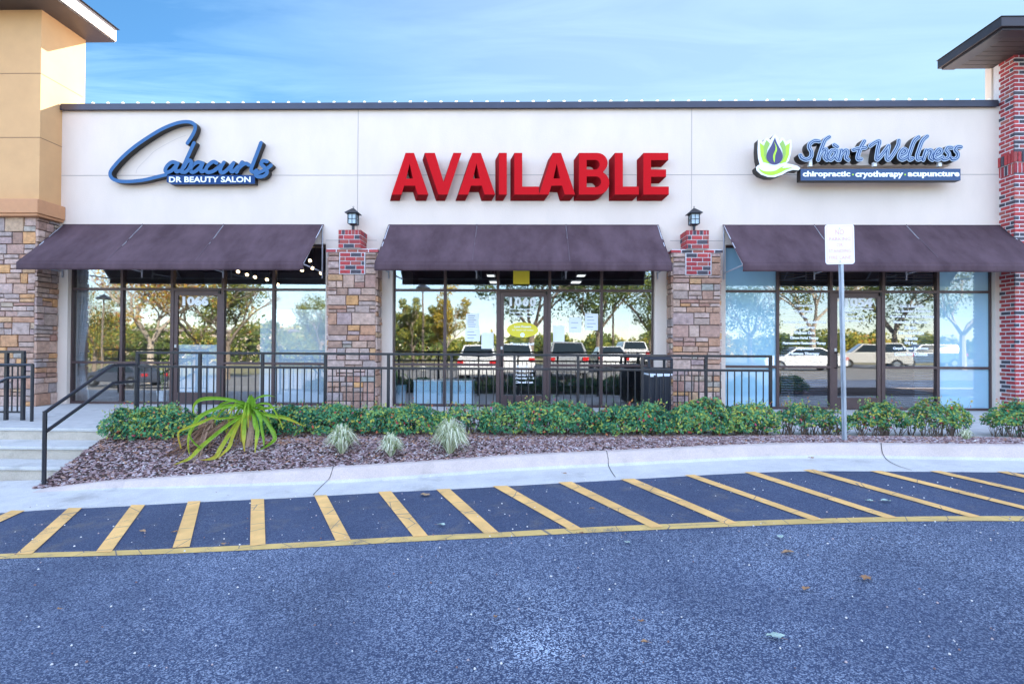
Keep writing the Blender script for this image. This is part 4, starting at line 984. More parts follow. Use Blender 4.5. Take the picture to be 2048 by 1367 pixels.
sheet_on('paper_notice', 932.5, 958, 627, 657, YP, M['paper'], 'white notice on the glass just left of the 1060 door, upper sheet', 'notice', pg, lines=6)
sheet_on('paper_notice', 930.5, 960, 657.5, 682, YP, M['paper'], 'white notice on the glass left of the 1060 door, directly under another sheet', 'notice', pg, lines=3)
sheet_on('paper_notice', 963, 987, 665, 697, YP, M['paper'], 'blank white notice nearest the handle side of the 1060 door', 'notice', pg)
sheet_on('paper_notice', 1106.5, 1129, 651, 683, YP, M['paper'], 'lowest white notice on the glass right of the 1060 door', 'notice', pg)
sheet_on('paper_notice', 1138.5, 1163, 635, 665, YP, M['paper'], 'white notice in the middle of the pane right of the 1060 door', 'notice', pg, lines=2)
sheet_on('paper_notice', 1170, 1196, 627, 660, YP, M['paper'], 'white notice beside the mullion, highest of those right of the 1060 door', 'notice', pg, lines=4)
sheet_on('hanging_sign', 1026.5, 1059, 541, 568, 10.80, M['sign_yellow'], 'square yellow sign hanging below the middle awning over the door', 'sign', th=.008)

# ------------------------------------------------------------------ what stands inside the shops
def room(o, y1, cols, names=('interior',)):
    m = MB(); x0, x1 = o[0]-.7, o[1]+.7
    a, b = x0, x1; ya = 11.03
    if x0 < -9.0: a = -9.6
    m.add([(a, ya, -.002), (b, ya, -.002), (b, y1, -.002), (a, y1, -.002)], [(0,1,2,3)], 0, 0)
    m.add([(a, y1, 0), (b, y1, 0), (b, y1, 3.4), (a, y1, 3.4)], [(0,1,2,3)], 0, 1)
    m.add([(a, ya, 0), (a, y1, 0), (a, y1, 3.4), (a, ya, 3.4)], [(0,1,2,3)], 0, 1)
    m.add([(b, ya, 0), (b, y1, 0), (b, y1, 3.4), (b, ya, 3.4)], [(0,3,2,1)], 0, 1)
    m.add([(a, ya, 3.4), (b, ya, 3.4), (b, y1, 3.4), (a, y1, 3.4)], [(0,3,2,1)], 0, 2)
    m.build('interior', cols, bld)
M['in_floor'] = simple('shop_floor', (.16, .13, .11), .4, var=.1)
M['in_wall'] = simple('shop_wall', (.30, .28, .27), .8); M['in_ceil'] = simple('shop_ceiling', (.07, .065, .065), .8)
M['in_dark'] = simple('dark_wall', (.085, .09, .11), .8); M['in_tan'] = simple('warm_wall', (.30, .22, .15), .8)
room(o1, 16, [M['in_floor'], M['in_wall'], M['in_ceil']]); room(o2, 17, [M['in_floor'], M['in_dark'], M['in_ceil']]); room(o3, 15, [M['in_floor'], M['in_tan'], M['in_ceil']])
# curtain in the left window
m = MB(); cu_ = []
for i in range(61):
    t = i/60; cu_.append((lerp(X_(152, 11.2), X_(190, 11.2), t), 11.15+.035*math.sin(t*38), t))
NZ = 12
vs = []
for j in range(NZ+1):
    s = j/NZ; pull = 1 - .45*math.exp(-((s-.30)/.28)**2)
    for (x, y, t) in cu_: vs.append((cu_[0][0]+(x-cu_[0][0])*pull + .10*(1-s)*0, y, lerp(.03, 3.0, s)))
m.add(vs, [(j*61+i, j*61+i+1, (j+1)*61+i+1, (j+1)*61+i) for j in range(NZ) for i in range(60)])
M['curtain'] = simple('white_curtain', (.62, .66, .70), .8)
c = m.build('curtain', M['curtain'], smooth=True); s_ = c.modifiers.new('thick', 'SOLIDIFY'); s_.thickness = .004
tag(c, 'white curtain gathered inside the leftmost window', 'curtain')
# planter
q = at(324, 805, 11.35); t = thing('planter', (q.x, 11.35, 0), 'small white square planter with green stems inside the left shop', 'planter')
MB().add([(q.x-.06,11.29,0),(q.x+.06,11.29,0),(q.x+.06,11.41,0),(q.x-.06,11.41,0),(q.x-.08,11.27,.24),(q.x+.08,11.27,.24),(q.x+.08,11.43,.24),(q.x-.08,11.43,.24)], [(0,3,2,1),(4,5,6,7),(0,1,5,4),(1,2,6,5),(2,3,7,6),(3,0,4,7)]).build('pot', M['vinyl'], t, bevel=.006)
m = MB(); rg = random.Random(4)
for k in range(14):
    a = rg.uniform(0, 6.28); r_ = rg.uniform(.05, .22); m.tube([(q.x, 11.35, .2), (q.x+math.cos(a)*r_*.3, 11.35+math.sin(a)*r_*.3, .55), (q.x+math.cos(a)*r_, 11.35+math.sin(a)*r_, rg.uniform(.7, 1.15))], [.008, .010, .002], 4, rg.uniform(.05, .3))
m.build('stems', M['strap'], t)
# spotlights: warm lit bulbs in short black cans on a ceiling track
M['bulb'] = glow('lit_bulb', (1, .66, .36), 3.2)
spots_px = [(476,543,12.2),(494,549,12.2),(510,554,12.2),(534,559,12.2),(555,569,12.2),(604,540,11.7),(625,536,11.7),(642,546,11.7),(608,514,12.0),(620,521,12.0)]
for k, (u, v, Y) in enumerate(spots_px):
    q = at(u, v, Y)
    where = ['first from the left', 'second from the left', 'third from the left, hanging lowest in its half', 'fourth from the left in the row', 'last of the long row, lowest of all', 'left one of the three under the awning edge', 'middle one of the three under the awning edge', 'rightmost one beside the pilaster', 'upper left one in the open awning end', 'upper right one in the open awning end'][k]
    t = thing('spotlight', (q.x, Y, 3.3), 'lit spotlight in the left shop, ' + where, 'spotlight', 'ceiling spotlights inside the left shop')
    d = Vector((.15, -1, -.55)).normalized()
    m = MB(); m.tube([q-d*.0, q-d*.10], [.042, .030], 12); m.tube([q-d*.09, (q.x, Y+.10, 3.39)], .008, 6); m.build('housing', M['black'], t)
    m = MB(); m.tube([q+d*.001, q+d*.012, q+d*.024], [.038, .030, .010], 12); m.build('bulb', M['bulb'], t)
# middle shop: pale cabinets, bucket, ceiling panels
for k, (u0, u1, lab) in enumerate(((828, 884, 'left one of two pale blue cabinets inside the middle window'), (886, 946, 'right one of two pale blue cabinets inside the middle window'))):
    Yc = 11.08; x0, x1 = X_(u0, Yc), X_(u1, Yc); zt = Z_(762, Yc)
    t = thing('cabinet', ((x0+x1)/2, Yc, 0), lab, 'cabinet', 'pale cabinets inside the middle shop')
    MB().box(x0, x1-.006, Yc, Yc+.5, 0, zt-.02).build('body', M['cabinet'], t, bevel=.004); MB().box(x0-.01, x1+.004, Yc-.015, Yc+.51, zt-.019, zt+.006).build('top', M['vinyl'], t)
    m = MB(); m.box((x0+x1)/2+.04, (x0+x1)/2+.055, Yc-.02, Yc, .3, .42); m.build('handle', M['steel'], t)
q = at(801, 800, 11.35); t = thing('bucket', (q.x, 11.35, 0), 'pale plastic bucket inside the lower left corner of the middle window', 'bucket')
zt = Z_(772, 11.35); m = MB(); m.tube([(q.x, 11.35, 0), (q.x, 11.35, zt)], [.095, .125], 20); m.tube([(q.x, 11.35, zt), (q.x, 11.35, zt+.012)], [.13, .13], 20); m.build('pail', M['blind'], t)
m = MB(); m.tube([(q.x+.13*math.cos(a/8*math.pi), 11.35-.03, zt-.02-.10*math.sin(a/8*math.pi)) for a in range(9)], .004, 5); m.build('bail', M['steel'], t)
M['panel_light'] = glow('ceiling_panel_light', (.9, .92, .9), .45)
for u, v, lab in ((982, 552, 'left far'), (989, 565, 'left near'), (1162, 552, 'right far'), (1152, 565, 'right near')):
    Yl = 15.5 if v < 560 else 13.2; q = at(u, v, Yl)
    t = thing('ceiling_light', (q.x, Yl, 3.3), 'small lit ceiling light in the middle shop, ' + lab + ' one', 'ceiling light', 'ceiling lights inside the middle shop')
    MB().box(q.x-.13, q.x+.13, Yl-.2, Yl+.2, q.z+.012, q.z+.05).build('housing', M['steel'], t); MB().box(q.x-.11, q.x+.11, Yl-.18, Yl+.18, q.z, q.z+.011).build('diffuser', M['panel_light'], t)
    m = MB(); m.tube([(q.x, Yl, q.z+.05), (q.x, Yl, 3.39)], .006, 5); m.build('stem', M['steel'], t)
# right shop: pale shades in the outer bays, dark blinds behind the lettering
RW[0]['label'] = 'window bay with pale blue frosted glass next to the stone pilaster'; RW[4]['label'] = 'window bay with pale blue frosted glass next to the brick tower'
def blinds(a, b, mat, lab):
    t = thing('window_blind', ((a+b)/2, 11.05, 3.2), lab, 'window blind', 'blinds of the right shop')
    m = MB()
    for k in range(62):
        z = .07+k*.050; m.add([(a, 11.04, z), (b, 11.04, z), (b, 11.075, z+.022), (a, 11.075, z+.022), (a, 11.04, z+.003), (b, 11.04, z+.003), (b, 11.075, z+.025), (a, 11.075, z+.025)], [(0,3,2,1),(4,5,6,7),(0,1,5,4),(1,2,6,5),(2,3,7,6),(3,0,4,7)])
    m.build('slats', mat, t); MB().box(a, b, 11.035, 11.085, 3.18, 3.22).build('head_rail', mat, t)
M['slat2'] = simple('grey_blind', (.20, .23, .27), .6)
blinds(X_(1589, 11.05), X_(1657, 11.05), M['slat'], 'dark horizontal blind left of the 1054 door')
blinds(X_(1562, 11.05), X_(1588, 11.05), M['slat2'], 'narrow grey blind at the left edge of the list of services')
blinds(X_(1774, 11.05), X_(1827, 11.05), M['slat'], 'dark horizontal blind right of the 1054 door')
blinds(X_(1829, 11.05), X_(1872, 11.05), M['slat2'], 'grey blind beside the pale shade at the right')
# ------------------------------------------------------------------ lanterns on the brick caps
def lantern(u, label, group='lanterns on the brick caps'):
    Y = 10.57; x = X_(u, Y, 440); zc = ZCAP
    t = thing('lantern', (x, Y, zc), label, 'lantern', group)
    zb, zt, zr = Z_(450, Y), Z_(428.5, Y), Z_(417, Y); h = .088
    m = MB(); m.tube([(x, Y, zc), (x, Y, zc+.012)], .045, 14); m.tube([(x, Y, zc+.01), (x, Y, zb)], [.026, .030], 12); m.build('stem', M['lantern'], t)
    m = MB(); s = h
    m.add([(x-s*.55, Y-s*.55, zb-.012), (x+s*.55, Y-s*.55, zb-.012), (x+s*.55, Y+s*.55, zb-.012), (x-s*.55, Y+s*.55, zb-.012), (x-s, Y-s, zb+.012), (x+s, Y-s, zb+.012), (x+s, Y+s, zb+.012), (x-s, Y+s, zb+.012)], [(0,3,2,1),(4,5,6,7),(0,1,5,4),(1,2,6,5),(2,3,7,6),(3,0,4,7)])
    for i in (-1, 1):
        for j in (-1, 1): m.box(x+i*(s-.008)-.008, x+i*(s-.008)+.008, Y+j*(s-.008)-.008, Y+j*(s-.008)+.008, zb+.012, zt)
    for z in (zt-.012, (zb+zt)/2-.003):
        for j in (-1, 1): m.box(x-s+.016, x+s-.016, Y+j*(s-.008)-.005, Y+j*(s-.008)+.005, z, z+.008); m.box(x+j*(s-.008)-.005, x+j*(s-.008)+.005, Y-s+.016, Y+s-.016, z, z+.008)
    for j in (-1, 1): m.box(x-.004, x+.004, Y+j*(s-.009)-.004, Y+j*(s-.009)+.004, zb+.012, zt-.012); m.box(x+j*(s-.009)-.004, x+j*(s-.009)+.004, Y-.004, Y+.004, zb+.012, zt-.012)
    m.build('frame', M['lantern'], t)
    q = s-.014
    MB().box(x-q, x+q, Y-q, Y+q, zb+.013, zt-.001).build('glass', M['lantern_glass'], t)
    m = MB(); r_ = .132
    m.add([(x-r_, Y-r_, zt+.002), (x+r_, Y-r_, zt+.002), (x+r_, Y+r_, zt+.002), (x-r_, Y+r_, zt+.002), (x-r_, Y-r_, zt+.012), (x+r_, Y-r_, zt+.012), (x+r_, Y+r_, zt+.012), (x-r_, Y+r_, zt+.012), (x-.02, Y-.02, zr), (x+.02, Y-.02, zr), (x+.02, Y+.02, zr), (x-.02, Y+.02, zr)],
          [(0,3,2,1), (0,1,5,4), (1,2,6,5), (2,3,7,6), (3,0,4,7), (4,5,9,8), (5,6,10,9), (6,7,11,10), (7,4,8,11), (8,9,10,11)])
    m.build('roof', M['lantern'], t)
    m = MB(); m.tube([(x, Y, zr), (x, Y, zr+.015)], .006, 6); m.tube([(x+.014*math.cos(a*math.pi/5), Y, zr+.03+.014*math.sin(a*math.pi/5)) for a in range(11)], .004, 5); m.build('finial', M['lantern'], t)
lantern(706.5, 'square black lantern on the brick cap left of the red letters')
lantern(1388, 'square black lantern on the brick cap right of the red letters')

# ------------------------------------------------------------------ string of clear bulbs along the parapet
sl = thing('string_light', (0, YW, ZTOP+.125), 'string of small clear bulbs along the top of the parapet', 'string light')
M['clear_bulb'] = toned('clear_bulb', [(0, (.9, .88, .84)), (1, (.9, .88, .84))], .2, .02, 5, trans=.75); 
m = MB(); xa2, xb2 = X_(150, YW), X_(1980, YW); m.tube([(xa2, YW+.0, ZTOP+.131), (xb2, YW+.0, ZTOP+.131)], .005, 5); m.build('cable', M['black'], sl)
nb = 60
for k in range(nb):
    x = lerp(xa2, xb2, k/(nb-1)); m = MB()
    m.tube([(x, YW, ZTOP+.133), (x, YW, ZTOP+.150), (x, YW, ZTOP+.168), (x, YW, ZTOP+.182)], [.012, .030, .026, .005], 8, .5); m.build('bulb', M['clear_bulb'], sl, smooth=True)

# ------------------------------------------------------------------ railings
def fence():
    Y = 8.42; us = [275, 400, 525, 651, 777, 903, 1029, 1156, 1284.5, 1412, 1541]; xs = [X_(u, Y, 740) for u in us]
    zt, z2, zb = 1.085, .865, .11
    t = thing('railing', (0, Y, 0), 'long black metal railing along the front of the raised walk', 'railing')
    m = MB(); m.bar((xs[0]-.02, Y, zt), (xs[-1]+.02, Y, zt), .045, .038); m.build('top_rail', M['rail'], t, bevel=.004)
    m = MB(); m.bar((xs[0], Y, z2), (xs[-1], Y, z2), .038, .038); m.build('middle_rail', M['rail'], t, bevel=.004)
    m = MB(); m.bar((xs[0], Y, zb), (xs[-1], Y, zb), .030, .030); m.build('bottom_rail', M['rail'], t, bevel=.003)
    for x in xs:
        m = MB(); m.box(x-.0205, x+.0205, Y-.0215, Y+.0215, 0, zt-.018); m.box(x-.045, x+.045, Y-.045, Y+.045, 0, .008); m.build('post', M['rail'], t)
    for a, b in zip(xs, xs[1:]):
        for k in range(1, 9):
            x = lerp(a, b, k/9); m = MB(); m.box(x-.0075, x+.0075, Y-.0075, Y+.0075, zb+.012, z2-.016); m.build('baluster', M['rail'], t)
fence()
def fence_left():
    Y = 8.42; t = thing('railing', (-8.1, Y, 0), 'short black metal railing at the far left in front of the stone tower', 'railing')
    x1 = X_(47, Y, 740); x2 = X_(13.5, Y, 740); x0 = -10.6; zt, z2, zb = 1.085, .865, .13
    for nm, z, wd in (('top_rail', zt, .04), ('middle_rail', z2, .036), ('bottom_rail', zb, .03)):
        m = MB(); m.bar((x0, Y, z), (x1+(.02 if z == zt else 0), Y, z), wd, wd); m.build(nm, M['rail'], t, bevel=.003)
    for x in (x1, x2, x2-1.0, x2-2.0):
        m = MB(); m.box(x-.0225, x+.0225, Y-.0225, Y+.0225, 0, zt-.018); m.build('post', M['rail'], t)
    xx = [lerp(x2, x1, k/3) for k in (1, 2)] + [x2-1.0+k*.125 for k in range(1, 8)]
    for x in xx:
        m = MB(); m.box(x-.0075, x+.0075, Y-.0075, Y+.0075, zb+.012, z2-.015); m.build('baluster', M['rail'], t)
fence_left()
def handrail(x, label, yb=6.35, mirror=False):
    t = thing('handrail', (x, yb, zroad(x, yb)), label, 'handrail')
    zb = zroad(x, yb); r_ = .021
    def rl(pts, nm):
        m = MB()
        for a, b in zip(pts, pts[1:]): m.tube([a, b], r_, 8)
        for p in pts[1:-1]:
            m.tube([Vector(p)-Vector((0, 0, .021)), Vector(p)+Vector((0, 0, .021))], [.020, .020], 8)
        m.build(nm, M['rail'], t, smooth=False)
    rl([(x, yb, zb+.895), (x, 7.40, .915), (x, 7.86, .915)], 'top_rail')
    rl([(x, yb, zb+.655), (x, 7.42, .67), (x, 7.86, .67)], 'lower_rail')
    m = MB(); m.tube([(x, yb, zb), (x, yb, zb+.91)], .024, 10); m.build('post', M['rail'], t)
    m = MB(); m.tube([(x, 7.86, .0), (x, 7.86, .925)], .022, 10); m.build('post', M['rail'], t)
q = on_road(75, 978, 0)
handrail(q.x, 'black tubular handrail rising beside the concrete steps')
# far handrail on the left side of the steps, its top end in view
def handrail_far():
    Y = 8.42*.0+8.42
    t = thing('handrail', (-7.9, 8.38, 0), 'black tubular handrail end at the far left, in front of the short railing', 'handrail')
    Yh = 8.30; xe = X_(65, Yh, 740)
    def rl(pts, nm):
        m = MB()
        for a, b in zip(pts, pts[1:]): m.tube([a, b], .021, 8)
        m.build(nm, M['rail'], t)
    z1 = Z_(729, Yh, 60); z2 = Z_(753, Yh, 60)
    rl([(xe+.0, Yh, z1), (X_(-30, Yh), Yh-.02, z1-.0), (X_(-140, Yh), Yh-.05, z1-.45)], 'top_rail')
    rl([(xe, Yh, z2), (X_(16, Yh), Yh, z2-.02), (X_(-80, Yh), Yh-.05, z2-.45)], 'lower_rail')
    m = MB(); m.tube([(xe, Yh, 0), (xe, Yh, z1+.01)], .024, 10); m.build('post', M['rail'], t)
handrail_far()

# ------------------------------------------------------------------ litter bin
def bin_():
    Y0, Y1 = 9.55, 10.1; x0, x1 = X_(1296, Y0, 760), X_(1346.5, Y0, 760); t = thing('litter_bin', ((x0+x1)/2, 9.8, 0), 'black square litter bin with hooded top and white liner behind the railing', 'litter bin')
    zl = Z_(748, Y0, 1320); zo0, zo1 = Z_(736, Y0, 1320), Z_(720, Y0, 1320); zt = Z_(713, Y0, 1320)
    def taper(m, xa, xb, ya, yb, za, zb_, k): m.add([(xa+k, ya+k, za), (xb-k, ya+k, za), (xb-k, yb-k, za), (xa+k, yb-k, za), (xa, ya, zb_), (xb, ya, zb_), (xb, yb, zb_), (xa, yb, zb_)], [(0,3,2,1),(4,5,6,7),(0,1,5,4),(1,2,6,5),(2,3,7,6),(3,0,4,7)])
    m = MB(); taper(m, x0+.02, x1-.02, Y0+.02, Y1-.02, .02, zl-.02, .03)
    for k in range(5):
        x = lerp(x0+.05, x1-.05, k/4); m.box(x-.014, x+.014, Y0+.012, Y0+.05, .04, zl-.03)
    for k in range(5):
        y = lerp(Y0+.06, Y1-.06, k/4); m.box(x0+.010, x0+.05, y-.014, y+.014, .04, zl-.03)
    m.build('body', M['bin'], t, bevel=.012)
    m = MB(); m.box(x0+.012, x1-.012, Y0+.012, Y1-.012, zl-.018, zl+.012); 
    rgb = random.Random(2)
    for k in range(12):
        x = lerp(x0+.04, x1-.06, k/11); m.box(x, x+.03, Y0+.006, Y0+.011, zl-.018-rgb.uniform(0, .03), zl+.01)
    m.build('liner', M['liner'], t, bevel=.004)
    m = MB(); a = .045
    m.box(x0, x1, Y0, Y1, zl+.014, zo0)
    for i in (x0, x1-a):
        for j in (Y0, Y1-a): m.box(i, i+a, j, j+a, zo0, zo1)
    m.box(x0, x1, Y0, Y1, zo1, zo1+.03)
    m.add([(x0, Y0, zo1+.0305), (x1, Y0, zo1+.0305), (x1, Y1, zo1+.0305), (x0, Y1, zo1+.0305), (x0+.06, Y0+.06, zt+.02), (x1-.06, Y0+.06, zt+.02), (x1-.06, Y1-.06, zt+.02), (x0+.06, Y1-.06, zt+.02)], [(0,3,2,1),(4,5,6,7),(0,1,5,4),(1,2,6,5),(2,3,7,6),(3,0,4,7)])
    m.build('hood', M['bin'], t, bevel=.01)
bin_()

# ------------------------------------------------------------------ NO PARKING sign
def bedpoint(u, v):
    return hit(u, v, lambda x, y: bed_z(cl(x, -5.7, 12), y) if y > kback_at(x) else zroad(x, y))
pb = bedpoint(1689, 881.5)
def fire_sign():
    Y = pb.y; t = thing('street_sign', (pb.x, Y, pb.z), 'white NO PARKING OR STANDING FIRE LANE sign on a leaning galvanised post', 'sign')
    top = at(1680, 452, Y); bot = Vector((pb.x, Y, pb.z-.05))
    m = MB()      # u-channel post
    d = (top-bot)
    for (a, b, c, e) in ((-.031, -.014, -.006, .0), (.014, .031, -.006, .0), (-.0175, -.0135, -.03, .0), (.0135, .0175, -.03, .0), (-.014, .014, -.034, -.030)):
        vs = [(bot.x+x, bot.y-y, bot.z) for x, y in ((a, c), (b, c), (b, e), (a, e))] + [(top.x+x, top.y-y, top.z) for x, y in ((a, c), (b, c), (b, e), (a, e))]
        m.add(vs, [(0,1,2,3),(7,6,5,4),(0,4,5,1),(1,5,6,2),(2,6,7,3),(3,7,4,0)])
    for k in range(90):
        s = (k+.5)/90; p = bot + d*s
        m.box(p.x-.004, p.x+.004, Y+.0335, Y+.036, p.z-.006, p.z+.006)
    # bring the open side to face the road
    for i, v in enumerate(m.v): m.v[i] = (v[0], 2*Y - v[1] + .0, v[2])
    m.build('post', M['galv'], t, recalc=True)
    ax = d.normalized(); rx = Vector((ax.z, 0, -ax.x)).normalized()
    c = at(1679.5, 488.5, Y-.045); wd, ht, r_ = .5*57/F_PX*(Y-.045)*1.0, .5*78.5/F_PX*(Y-.045), .035
    def P(x, z, y): q = c + rx*x + ax*z; return (q.x, Y-y, q.z)
    def rr(w_, h_, r): 
        o = []
        for cx, cz, a0 in ((w_-r, h_-r, 0), (-w_+r, h_-r, 90), (-w_+r, -h_+r, 180), (w_-r, -h_+r, 270)):
            for k in range(7): a = R(a0+k*15); o.append((cx+r*math.cos(a), cz+r*math.sin(a)))
        return o
    m = MB(); m.prism([rr(wd, ht, r_)], lambda p: P(p[0], p[1], .046), lambda p: P(p[0], p[1], .043)); m.build('sign_plate', M['sign_white'], t)
    m = MB(); m.prism([rr(wd*.90, ht*.93, r_*.8), rr(wd*.865, ht*.905, r_*.68)], lambda p: P(p[0], p[1], .0475), lambda p: P(p[0], p[1], .0462)); m.build('border', M['sign_red'], t)
    for s_, zc, hh, ww in (('NO', .62, .135, .30), ('PARKING', .27, .085, .74), ('OR', -.03, .085, .22), ('STANDING', -.33, .085, .78), ('FIRE LANE', -.66, .085, .76)):
        vs, fs = text_data(s_, .012, .5, 1.05); ax_, bx_ = min(v.x for v in vs), max(v.x for v in vs); ay, by = min(v.y for v in vs), max(v.y for v in vs)
        m = MB(); m.add([P(lerp(-ww, ww, (v.x-ax_)/(bx_-ax_))*wd, zc*ht+lerp(-hh, hh, (v.y-ay)/(by-ay))*ht, .0475 + .001*v.z) for v in vs], fs); m.build('lettering', M['sign_red'], t)
    m = MB()
    for z in (.80, -.86): q = P(0, z*ht, .046); m.tube([(q[0], q[1], q[2]), (q[0], q[1]-.006, q[2])], .007, 8)
    m.build('bolt', M['steel'], t)
fire_sign()

# ------------------------------------------------------------------ shrubs
def leaf(m, c, nrm, s, tone, rg, ratio=.55):
    a = nrm.orthogonal().normalized(); a.rotate(Matrix.Rotation(rg.uniform(0, 6.28), 3, nrm)); b = nrm.cross(a)
    m.add([c-a*s*.5, c-b*s*ratio*.5+nrm*s*.10, c+a*s*.5, c+b*s*ratio*.5+nrm*s*.10], [(0, 1, 2), (0, 2, 3)], tone)
def shrub(u0, u1, vt, vb, nl, seed, label, dens=1.0, yoff=0.0, dep=.62, warm=.0, lsz=.052, rnd_=0.0):
    rg = random.Random(seed)
    pc = bedpoint((u0+u1)/2, vb-3); Yc = cl(pc.y + dep*.45 + yoff, 6.6, 7.62); x0, x1 = X_(u0, Yc, vb), X_(u1, Yc, vb)
    zt = Z_(vt, Yc, (u0+u1)/2); 
    t = thing('shrub', ((x0+x1)/2, Yc, bed_z((x0+x1)/2, min(Yc, 7.6))), label, 'shrub', 'low clipped shrubs in the planting bed')
    m = MB(); hx = (x1-x0)/2; cx = (x0+x1)/2
    zg = lambda x, y: bed_z(cl(x, -5.7, 12), cl(y, 6, 7.66))
    k = 0; tw = MB(); tips = []
    while k < nl:
        a = rg.uniform(-1, 1); b = rg.uniform(-1, 1); c = rg.uniform(0, 1)
        # rounded box with a lumpy skin
        x = cx + a*hx; y = Yc + b*dep/2
        lump = noise.noise((x*2.1, y*2.1, seed*3.1))*.22 + noise.noise((x*6, y*6, seed))*.13
        edge_ = (abs(a)**4 + abs(b)**3) if not rnd_ else (a*a*rnd_ + b*b)
        top = (1 - .42*edge_) * (.88 + lump); lo = .14 + .10*noise.noise((x*5, seed, y*5)) + .18*rnd_*edge_
        if edge_ > 1.25 + lump: continue
        if c > top or c < lo: continue
        shell = max(c/top, abs(b)**1.3, abs(a)**2)
        if rg.random() > .10 + .95*shell**3: continue
        if noise.noise((x*7+9, y*7, c*4+seed)) < -.34 + (1-dens)*.5: continue
        g = zg(x, y); z = g + c*(zt-g)
        nv = Vector((a*.6+rg.uniform(-.8, .8), b*.9+rg.uniform(-.8, .8)-.25, c+rg.uniform(-.5, .8))).normalized()
        r0 = rg.random(); cl_ = noise.noise((x*3.3, y*3, c*3+seed*7))
        tone = cl(.25+.45*cl_+rg.uniform(-.25, .25), .01, .68) if r0 < .77-warm*1.6 else cl(.62+rg.uniform(0, .22), 0, .9) if r0 < .972 else rg.uniform(.90, 1)
        leaf(m, Vector((x, y, z)), nv, lsz*rg.uniform(.65, 1.2), tone, rg)
        if k % 9 == 0: tips.append(Vector((x, y, z)))
        k += 1
    for i in range(int((x1-x0)*14)):      # sprigs standing out of the clipped outline
        sx = rg.uniform(x0+.08, x1-.08); sy = Yc + rg.uniform(-.6, .3)*dep/2; a_ = (sx-cx)/hx
        hz = zg(sx, sy) + (zt-zg(sx, sy))*(.80 - .3*a_**4); L_ = rg.uniform(.05, .14); dv = Vector((rg.uniform(-.5, .5), rg.uniform(-.5, .2), 1)).normalized()
        q0 = Vector((sx, sy, hz)); tw.tube([q0-dv*.1, q0+dv*L_], [.002, .001], 3, caps=False)
        for j in range(6): leaf(m, q0+dv*L_*(j/5)+Vector((rg.uniform(-.02, .02), rg.uniform(-.02, .02), 0)), Vector((rg.uniform(-1, 1), rg.uniform(-1, .3), .4)).normalized(), lsz*rg.uniform(.5, .85), rg.uniform(.45, .97), rg)
    m.build('foliage', M['leaf'], t)
    ns = max(4, int((x1-x0)*11))
    for i in range(ns):
        bx_ = lerp(x0+.08, x1-.08, (i+.5)/ns); by = Yc + rg.uniform(-.12, .12); root = Vector((bx_, by, zg(bx_, by)-.03))
        near = sorted(tips, key=lambda p: (p.x-bx_)**2 + .4*(p.y-by)**2)[:26]
        for p in rg.sample(near, min(9, len(near))):
            mid = root.lerp(p, .5) + Vector((rg.uniform(-.04, .04), rg.uniform(-.04, .04), rg.uniform(-.03, .05)))
            tw.tube([root, root.lerp(mid, .5)+Vector((rg.uniform(-.02, .02), 0, 0)), mid, p], [.007, .005, .0035, .0012], 4, caps=False)
    tw.build('stems', M['twig'], t)
shrub(214, 392, 806, 888, 4600, 1, 'dense green shrub beside the top of the concrete steps', warm=.04)
shrub(385, 560, 815, 872, 2300, 2, 'low shrub behind the spider lily', .8, .15)
shrub(535, 722, 801, 868, 4600, 3, 'green shrub between the spider lily and the variegated grasses')
shrub(705, 885, 800, 862, 4300, 4, 'green shrub with orange tips below the left part of the middle window', warm=.04)
shrub(870, 985, 806, 858, 1300, 5, 'thin pinkish shrub with bare twigs behind the tallest variegated grass', .45, .05, warm=.10)
shrub(962, 1200, 794, 862, 5600, 6, 'widest and fullest deep green shrub below the 1060 door')
shrub(1188, 1350, 796, 856, 3700, 7, 'deep green shrub in front of the litter bin')
shrub(1338, 1468, 793, 856, 3200, 8, 'green shrub in front of the right stone pilaster', warm=.05)
shrub(1450, 1548, 797, 854, 1900, 9, 'yellow and green shrub at the right end of the railing', .8, warm=.12)
shrub(1545, 1662, 793, 852, 1400, 10, 'sparse round shrub just left of the fire lane sign post', .55, .0, .50, warm=.08, rnd_=.95)
shrub(1640, 1702, 815, 852, 420, 11, 'smallest straggly shrub right behind the fire lane sign post', .45, .0, .40, warm=.08, rnd_=.95)
shrub(1700, 1812, 791, 854, 2000, 12, 'round yellow tipped shrub just right of the fire lane sign post', .7, .0, .50, warm=.12, rnd_=.95)
shrub(1815, 1940, 789, 862, 1800, 13, 'round shrub in front of the pale shade at the right', .62, .0, .50, warm=.12, rnd_=.95)
shrub(1978, 2120, 789, 864, 2600, 14, 'shrub with red tips at the right edge, before the brick tower', .85, .0, .55, warm=.06, rnd_=.95)

